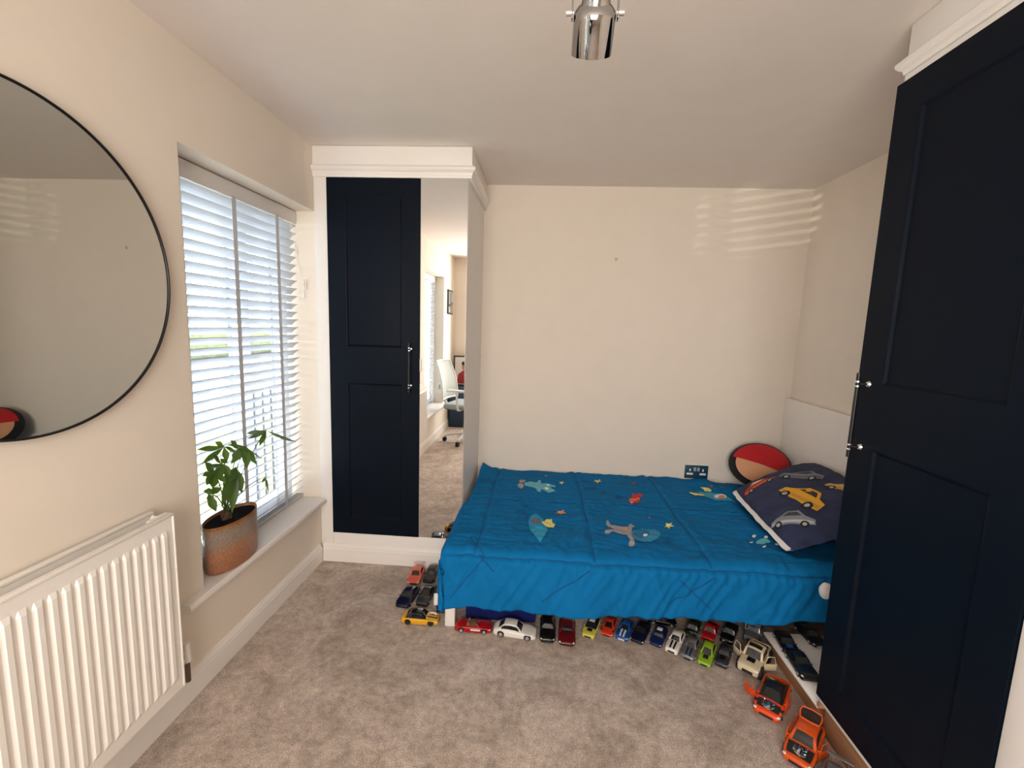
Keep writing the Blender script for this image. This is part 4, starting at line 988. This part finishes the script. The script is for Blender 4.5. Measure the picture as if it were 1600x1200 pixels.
    if stripes is not None:
        for sg in (1, -1):
            surf_patch('racing_stripe', Bs, st['ws']+0.02, 0.965, [(0.89, sg), (0.92, sg), (0.96, sg)], stripes, 0.0008, 8)
    if hoodpatch is not None: surf_patch('bonnet_panel', Bs, st['ws']+0.01, 0.84, [(0.90, 1), (0.95, 1), (1, 1), (0.95, -1), (0.90, -1)], hoodpatch, 0.0008, 6)
    if flash is not None:
        for sg in (1, -1): surf_patch('side_flash', Bs, 0.44, 0.70, [(0.30, sg), (0.42, sg), (0.56, sg)], flash, 0.0008, 6)
    if wing is not None:
        zt = st['tail']*H; bm = bmesh.new(); box(bm, (-L*0.50, -W*0.44, H*0.93), (-L*0.43, W*0.44, H*0.965), 0.0006); finish(bm, 'rear_wing', wing, t, True, None, 50)
        for sg in (1, -1): bxo('wing_strut', (-L*0.475, sg*W*0.28-0.0012, zt*0.9), (-L*0.455, sg*W*0.28+0.0012, H*0.935), wing, t)
    if plate:
        bxo('roof_label', (-L*0.14, -W*0.2, H*1.005), (L*0.02, W*0.2, H*1.035), white_m, t, 0.0005)
    if engine:
        s0_, s1_ = st['ws']+0.03, 0.93
        surf_patch('engine_bay', Bs, s0_, s1_, across, plastic_black_m, 0.0009, 6)
        xm = ((s0_+s1_)/2-0.5)*L; zt = lerp_pts(deck, (s0_+s1_)/2)
        bm = bmesh.new(); rs = random.Random(len(label))
        for i in range(4):
            for sg in (1, -1):
                rod(bm, (xm-0.018+i*0.011, sg*W*0.05, zt-0.002), (xm-0.018+i*0.011+rs.uniform(-.003, .003), sg*W*0.20, zt+0.007+rs.uniform(0, .004)), 0.0028, None, 7)
        box(bm, (xm-0.022, -W*0.07, zt-0.001), (xm+0.022, W*0.07, zt+0.009), 0.002); finish(bm, 'engine', chrome_m, t, True, None, 40)
    if opendoors:
        for sg, ang in ((1, opendoors[0]), (-1, opendoors[1])):
            dl = L*0.25; zb, zt = clr+0.06*H, lerp_pts(deck, st['wst'])*0.97
            bm = bmesh.new(); box(bm, (-dl, -0.0022, zb), (0, 0.0022, zt), 0.001)
            tube(bm, [(-0.003, 0, zt), (-dl*0.30, -sg*0.002, H*0.93), (-dl*0.80, -sg*0.002, H*0.93), (-dl+0.002, 0, zt)], 0.0016, 6)
            o = finish(bm, 'open_door', body, t, True, None, 50)
            o.location = ((st['ws']-0.5)*L-0.004, sg*(halfw(st['ws'])+0.0015), 0); o.rotation_euler = (0, 0, -sg*math.radians(ang))
    if hatch_up:
        dl = (st['rwt']-st['rwb'])*L*1.15; bm = bmesh.new(); a_ = math.radians(28)
        pts = [(0, -W*0.30), (-dl*0.5, -W*0.35), (-dl*0.9, -W*0.30), (-dl, 0), (-dl*0.9, W*0.30), (-dl*0.5, W*0.35), (0, W*0.30), (0.002, 0)]
        tube(bm, [(x*math.cos(a_), y, -x*math.sin(a_)) for x, y in pts+pts[:1]], 0.003, 6); o = finish(bm, 'raised_hatch', body, t, True); o.location = ((st['rwt']-0.5)*L, 0, H)
        bm = bmesh.new(); bm.faces.new([bm.verts.new((x*math.cos(a_), y*0.98, -x*math.sin(a_))) for x, y in pts]); g = bmesh.ops.solidify(bm, geom=bm.faces[:], thickness=0.0012); o2 = finish(bm, 'hatch_glass', mat('hatch_glass', (0.05, 0.035, 0.03), 0.1), o)
    return t
C_ = lambda n, rgb, **k: paint('paint_'+n, rgb, **k)
blk = C_('black', (16, 16, 18)); wht = C_('white', (226, 222, 216)); nvy = C_('navy', (12, 18, 48)); slv = C_('silver', (128, 130, 134), metal=0.4); gry = C_('dark_grey', (58, 60, 64), metal=0.3)
org = C_('orange', (214, 84, 24)); org2 = C_('deep_orange', (226, 72, 20)); ylw = C_('yellow', (222, 164, 32)); red = C_('red', (168, 20, 26)); drd = C_('dark_red', (96, 14, 22)); lime = C_('lime', (140, 176, 40))
blu = C_('blue', (26, 78, 150)); dbl = C_('dark_blue', (16, 34, 84)); slm = C_('salmon', (226, 104, 80)); crm = C_('cream', (208, 192, 160)); olv = C_('olive', (34, 42, 22)); cre2 = C_('light_yellow', (206, 200, 80)); rdo = C_('red_orange', (206, 54, 26))
toy_car('salmon orange toy race car with rear wing by the white skirting', (645, 915), (656, 890), 0.165, 'coupe', slm, wing=C_('pink_white', (214, 180, 170)), W=0.074)
toy_car('black toy car tucked between salmon race car and the duvet', (668, 913), (681, 886), 0.165, 'sedan', blk, lights=False)
toy_car('glossy navy blue toy sports car at the far left of the row', (627, 952), (650, 919), 0.178, 'coupe', nvy, lights=False, W=0.080)
toy_car('black toy car with outlined open roof right of the navy car', (658, 949), (676, 918), 0.170, 'supercar', gry, roof=blk, lights=False)
toy_car('dark blue toy car half hidden under the duvet corner', (689, 959), (699, 931), 0.150, 'sedan', dbl, roof=blk)
toy_car('yellow toy coupe with black roof and bonnet stripes', (686, 972), (628, 968), 0.182, 'coupe', ylw, roof=blk, stripes=blk, H=0.056, hubs=False)
toy_car('red toy convertible with white side flash and tan seats', (767, 985), (708, 980), 0.176, 'convertible', red, flash=wht, shift=0.004)
toy_car('white toy coupe parked beside the red convertible', (838, 995), (771, 985), 0.205, 'coupe', wht, W=0.082)
toy_car('black toy car with round white headlights facing out', (855, 1007), (856, 975), 0.178, 'classic', blk, W=0.076)
toy_car('dark red toy coupe next to the black round-light car', (885, 1012), (886, 975), 0.185, 'coupe', drd, W=0.080)
toy_car('toy rally car with yellow nose and navy top', (918, 999), (930, 970), 0.150, 'hatch', cre2, roof=nvy, hoodpatch=nvy, W=0.066, plate=True)
toy_car('small bright red toy car beside the yellow nosed rally car', (947, 996), (955, 972), 0.140, 'supercar', rdo, W=0.062)
toy_car('mid blue toy car with white bonnet lines', (970, 1003), (982, 975), 0.150, 'muscle', blu, stripes=wht, W=0.062, grille=lamp_m)
toy_car('very dark navy toy car between the two blue cars', (994, 1007), (1008, 978), 0.160, 'coupe', nvy, roof=blk, W=0.066)
toy_car('dark blue toy car with white roof label', (1023, 1012), (1035, 985), 0.148, 'sedan', dbl, W=0.060, plate=True)
toy_car('black toy car parked sideways behind the labelled blue car', (1057, 977), (1017, 970), 0.140, 'coupe', blk, W=0.056)
toy_car('white toy muscle car with two black bonnet stripes', (1048, 1023), (1063, 990), 0.165, 'muscle', wht, stripes=blk, W=0.062)
toy_car('silver toy car with twin blue bonnet stripes', (1073, 1034), (1086, 1000), 0.160, 'muscle', slv, stripes=dbl, W=0.057, wing=slv)
toy_car('dark olive toy pickup deep under the bed edge', (1076, 1001), (1087, 979), 0.140, 'pickup', olv, H=0.054, W=0.054)
toy_car('lime green toy car with black cabin glass', (1099, 1043), (1111, 1008), 0.165, 'coupe', lime, W=0.060, engine=False, hoodpatch=plastic_black_m)
toy_car('dark red toy pickup behind the lime green car', (1104, 1006), (1114, 984), 0.140, 'pickup', red, H=0.056, W=0.056)
toy_car('dark grey toy muscle car with black bonnet panel', (1125, 1045), (1136, 1015), 0.150, 'muscle', gry, hoodpatch=blk, W=0.055)
toy_car('black toy car with chrome grille under the duvet edge', (1133, 1009), (1143, 987), 0.150, 'pickup', blk, grille=chrome_m, H=0.058, W=0.058)
toy_car('grey toy off-roader with open doors behind the cream truck', (1171, 1009), (1188, 979), 0.150, 'truck', slv, H=0.074, W=0.062, wheel=0.016, opendoors=(12, 40))
toy_car('big cream toy pickup truck with doors open and black wheels', (1166, 1060), (1193, 1012), 0.215, 'truck', crm, W=0.088, H=0.092, wheel=0.0275, hubs=False, opendoors=(48, 50), sunroof=True, hoodpatch=blk)
toy_car('orange and black toy supercar with doors open and engine exposed', (1196, 1124), (1221, 1058), 0.225, 'supercar', org2, roof=blk, W=0.100, H=0.064, opendoors=(9, 58), engine=True, lights=True)
toy_car('orange toy coupe with raised hatch and open bonnet', (1243, 1201), (1270, 1131), 0.225, 'coupe', org, W=0.098, H=0.070, opendoors=(22, 3), engine=True, hatch_up=True)
toy_car('silver toy car with rear wing at the bottom edge', (1294, 1284), (1310, 1208), 0.205, 'coupe', slv, W=0.084, H=0.070, wing=slv)
toy_car('black toy muscle car on the platform nearest the wardrobe door', (1268, 1070), (1244, 1033), 0.165, 'muscle', blk, z=0.1102, W=0.072, shift=-0.006)
toy_car('black toy car with blue sticker on the platform behind the muscle car', (1240, 1029), (1224, 1002), 0.140, 'coupe', blk, z=0.1102, W=0.068, hoodpatch=blu, shift=-0.010)
toy_car('black toy car with chrome nose deepest on the platform', (1282, 1014), (1256, 987), 0.150, 'sedan', blk, z=0.1102, W=0.066, grille=chrome_m)
# white card beside the bed corner
o = bxo('paper_card', (-0.016, -0.001, 0), (0.016, 0.001, 0.055), sheet_m); o.location = (-0.470, 2.10, 0.075); o.rotation_euler = (math.radians(-18), 0, 0.2)
tag(o, 'small white card standing on the cars at duvet corner', 'card')
o.location = (-0.4680, 2.06, 0.052)

# ---------------------------------------------------------------- behind the photographer (seen in the tall mirror)
cf = thing('collage_frame', 'black collage picture frame on the wall reflected in the mirror', 'picture frame', (XL, -1.23, 1.755))
bxo('frame', (0.001, -0.16, -0.165), (0.018, 0.16, 0.165), black_m, cf, 0.002)
for (y0, y1, z0_, z1_, c) in ((-0.14, -0.02, 0.0, 0.145, (160, 160, 158)), (0.02, 0.14, -0.03, 0.145, (120, 120, 126)), (-0.14, -0.02, -0.145, -0.03, (150, 146, 140)), (0.02, 0.14, -0.145, -0.06, (150, 112, 106))):
    bxo('photo', (0.0182, y0, z0_), (0.019, y1, z1_), mat('photo_%d' % c[0], srgb(*c), 0.4), cf)
cb = thing('navy_cabinet', 'low navy storage cabinet reflected behind the office chair', 'cabinet', (-1.0, -1.35, 0))
bxo('body', (-0.26, -0.18, 0.0), (0.30, 0.18, 0.56), mat('cabinet_navy', (0.008, 0.035, 0.08), 0.4), cb, 0.003)
bxo('door', (-0.255, 0.1805, 0.02), (0.018, 0.192, 0.54), mat('cabinet_navy', (0.008, 0.035, 0.08), 0.4), cb, 0.002); bxo('door', (0.022, 0.1805, 0.02), (0.295, 0.192, 0.54), mat('cabinet_navy', (0.008, 0.035, 0.08), 0.4), cb, 0.002)
pf = thing('portrait_frame', 'black framed portrait of a person in a red jumper', 'picture frame', (-1.09, -1.45, 0.561))
bxo('frame', (-0.17, -0.012, 0), (0.17, 0.004, 0.44), black_m, pf, 0.002); bxo('print', (-0.150, 0.0042, 0.02), (0.150, 0.005, 0.42), mat('photo_paper', (0.62, 0.60, 0.57), 0.5), pf)
bm = bmesh.new(); ball(bm, (0, 0, 0), 0.055, (0.9, 0.02, 1.15)); o = finish(bm, 'face', mat('photo_skin', srgb(170, 120, 92), 0.6), pf, True); o.location = (0.0, 0.0055, 0.285)
bm = bmesh.new(); ball(bm, (0, 0, 0), 0.055, (1.0, 0.02, 0.6)); o = finish(bm, 'hair', mat('photo_hair', (0.02, 0.015, 0.012), 0.7), pf, True); o.location = (0.0, 0.0068, 0.330)
bm = bmesh.new(); bm.faces.new([bm.verts.new((x, 0.0056, z)) for x, z in ((-0.12, 0.03), (0.12, 0.03), (0.10, 0.17), (0.03, 0.225), (-0.03, 0.225), (-0.10, 0.17))]); finish(bm, 'jumper', mat('photo_red', srgb(150, 30, 34), 0.6), pf)
ch = thing('office_chair', 'white mesh-backed swivel office chair reflected in the tall mirror', 'office chair', (-0.885, -0.42, 0), math.radians(14))
mesh_m = mat('chair_mesh', srgb(196, 204, 200), 0.8); wpl = mat('white_plastic', (0.78, 0.78, 0.77), 0.35)
bm = bmesh.new(); lathe(bm, [(0, 0.075), (0.035, 0.075), (0.035, 0.11), (0.024, 0.13), (0.018, 0.40), (0, 0.40)], 20); finish(bm, 'gas_column', plastic_black_m, ch, True, None, 40)
for k in range(5):
    a = k*2*PI/5+0.3; c_, s_ = math.cos(a), math.sin(a)
    bm = bmesh.new(); tube(bm, [(0.03*c_, 0.03*s_, 0.10), (0.15*c_, 0.15*s_, 0.095), (0.27*c_, 0.27*s_, 0.075)], 0.02, 8, [1.2, 1.0, 0.7]); finish(bm, 'base_spoke', wpl, ch, True)
    bm = bmesh.new(); rod(bm, (0.27*c_-0.018*s_, 0.27*s_+0.018*c_, 0.028), (0.27*c_+0.018*s_, 0.27*s_-0.018*c_, 0.028), 0.028, None, 16); finish(bm, 'caster', plastic_black_m, ch, True, None, 50)
bm = bmesh.new(); box(bm, (-0.22, -0.23, 0.43), (0.24, 0.23, 0.50), 0.03, 4); finish(bm, 'seat', mat('seat_grey', (0.30, 0.36, 0.36), 0.9), ch, True)
bm = bmesh.new(); box(bm, (-0.16, -0.12, 0.395), (0.12, 0.12, 0.43), 0.01); finish(bm, 'seat_pan', plastic_black_m, ch, True, None, 50)
def back_pt(u, v): return (-0.23-0.11*v-0.035*math.cos(u*PI/2)+0.03*math.sin(v*3.0), u*(0.215-0.035*v*v), 0.54+0.46*v)
bm = bmesh.new(); g = [[bm.verts.new(back_pt(-1+2*i/12, j/14)) for j in range(15)] for i in range(13)]
for i in range(12):
    for j in range(14): bm.faces.new((g[i][j], g[i+1][j], g[i+1][j+1], g[i][j+1]))
o = finish(bm, 'mesh_back', mesh_m, ch, True); o.modifiers.new('t', 'SOLIDIFY').thickness = 0.004
bm = bmesh.new(); tube(bm, [back_pt(-1, j/10) for j in range(11)]+[back_pt(-1+2*i/8, 1) for i in range(1, 8)]+[back_pt(1, 1-j/10) for j in range(11)]+[back_pt(1-2*i/8, 0) for i in range(1, 9)], 0.013, 8); finish(bm, 'back_frame', wpl, ch, True)
bm = bmesh.new(); box(bm, (-0.315, -0.19, 0.66), (-0.285, 0.19, 0.72), 0.01); finish(bm, 'lumbar_bar', wpl, ch, True, None, 50)
bm = bmesh.new(); tube(bm, [(-0.08, 0, 0.42), (-0.26, 0, 0.43), (-0.32, 0, 0.52), (-0.315, 0, 0.69)], 0.022, 8); finish(bm, 'back_support', wpl, ch, True)
for s in (-1, 1):
    bm = bmesh.new(); tube(bm, [(0.0, s*0.19, 0.43), (0.0, s*0.27, 0.44), (-0.02, s*0.275, 0.66)], 0.013, 8); finish(bm, 'arm_post', wpl, ch, True)
    bm = bmesh.new(); box(bm, (-0.14, s*0.275-0.04, 0.66), (0.12, s*0.275+0.04, 0.685), 0.01); finish(bm, 'arm_pad', wpl, ch, True, None, 50)
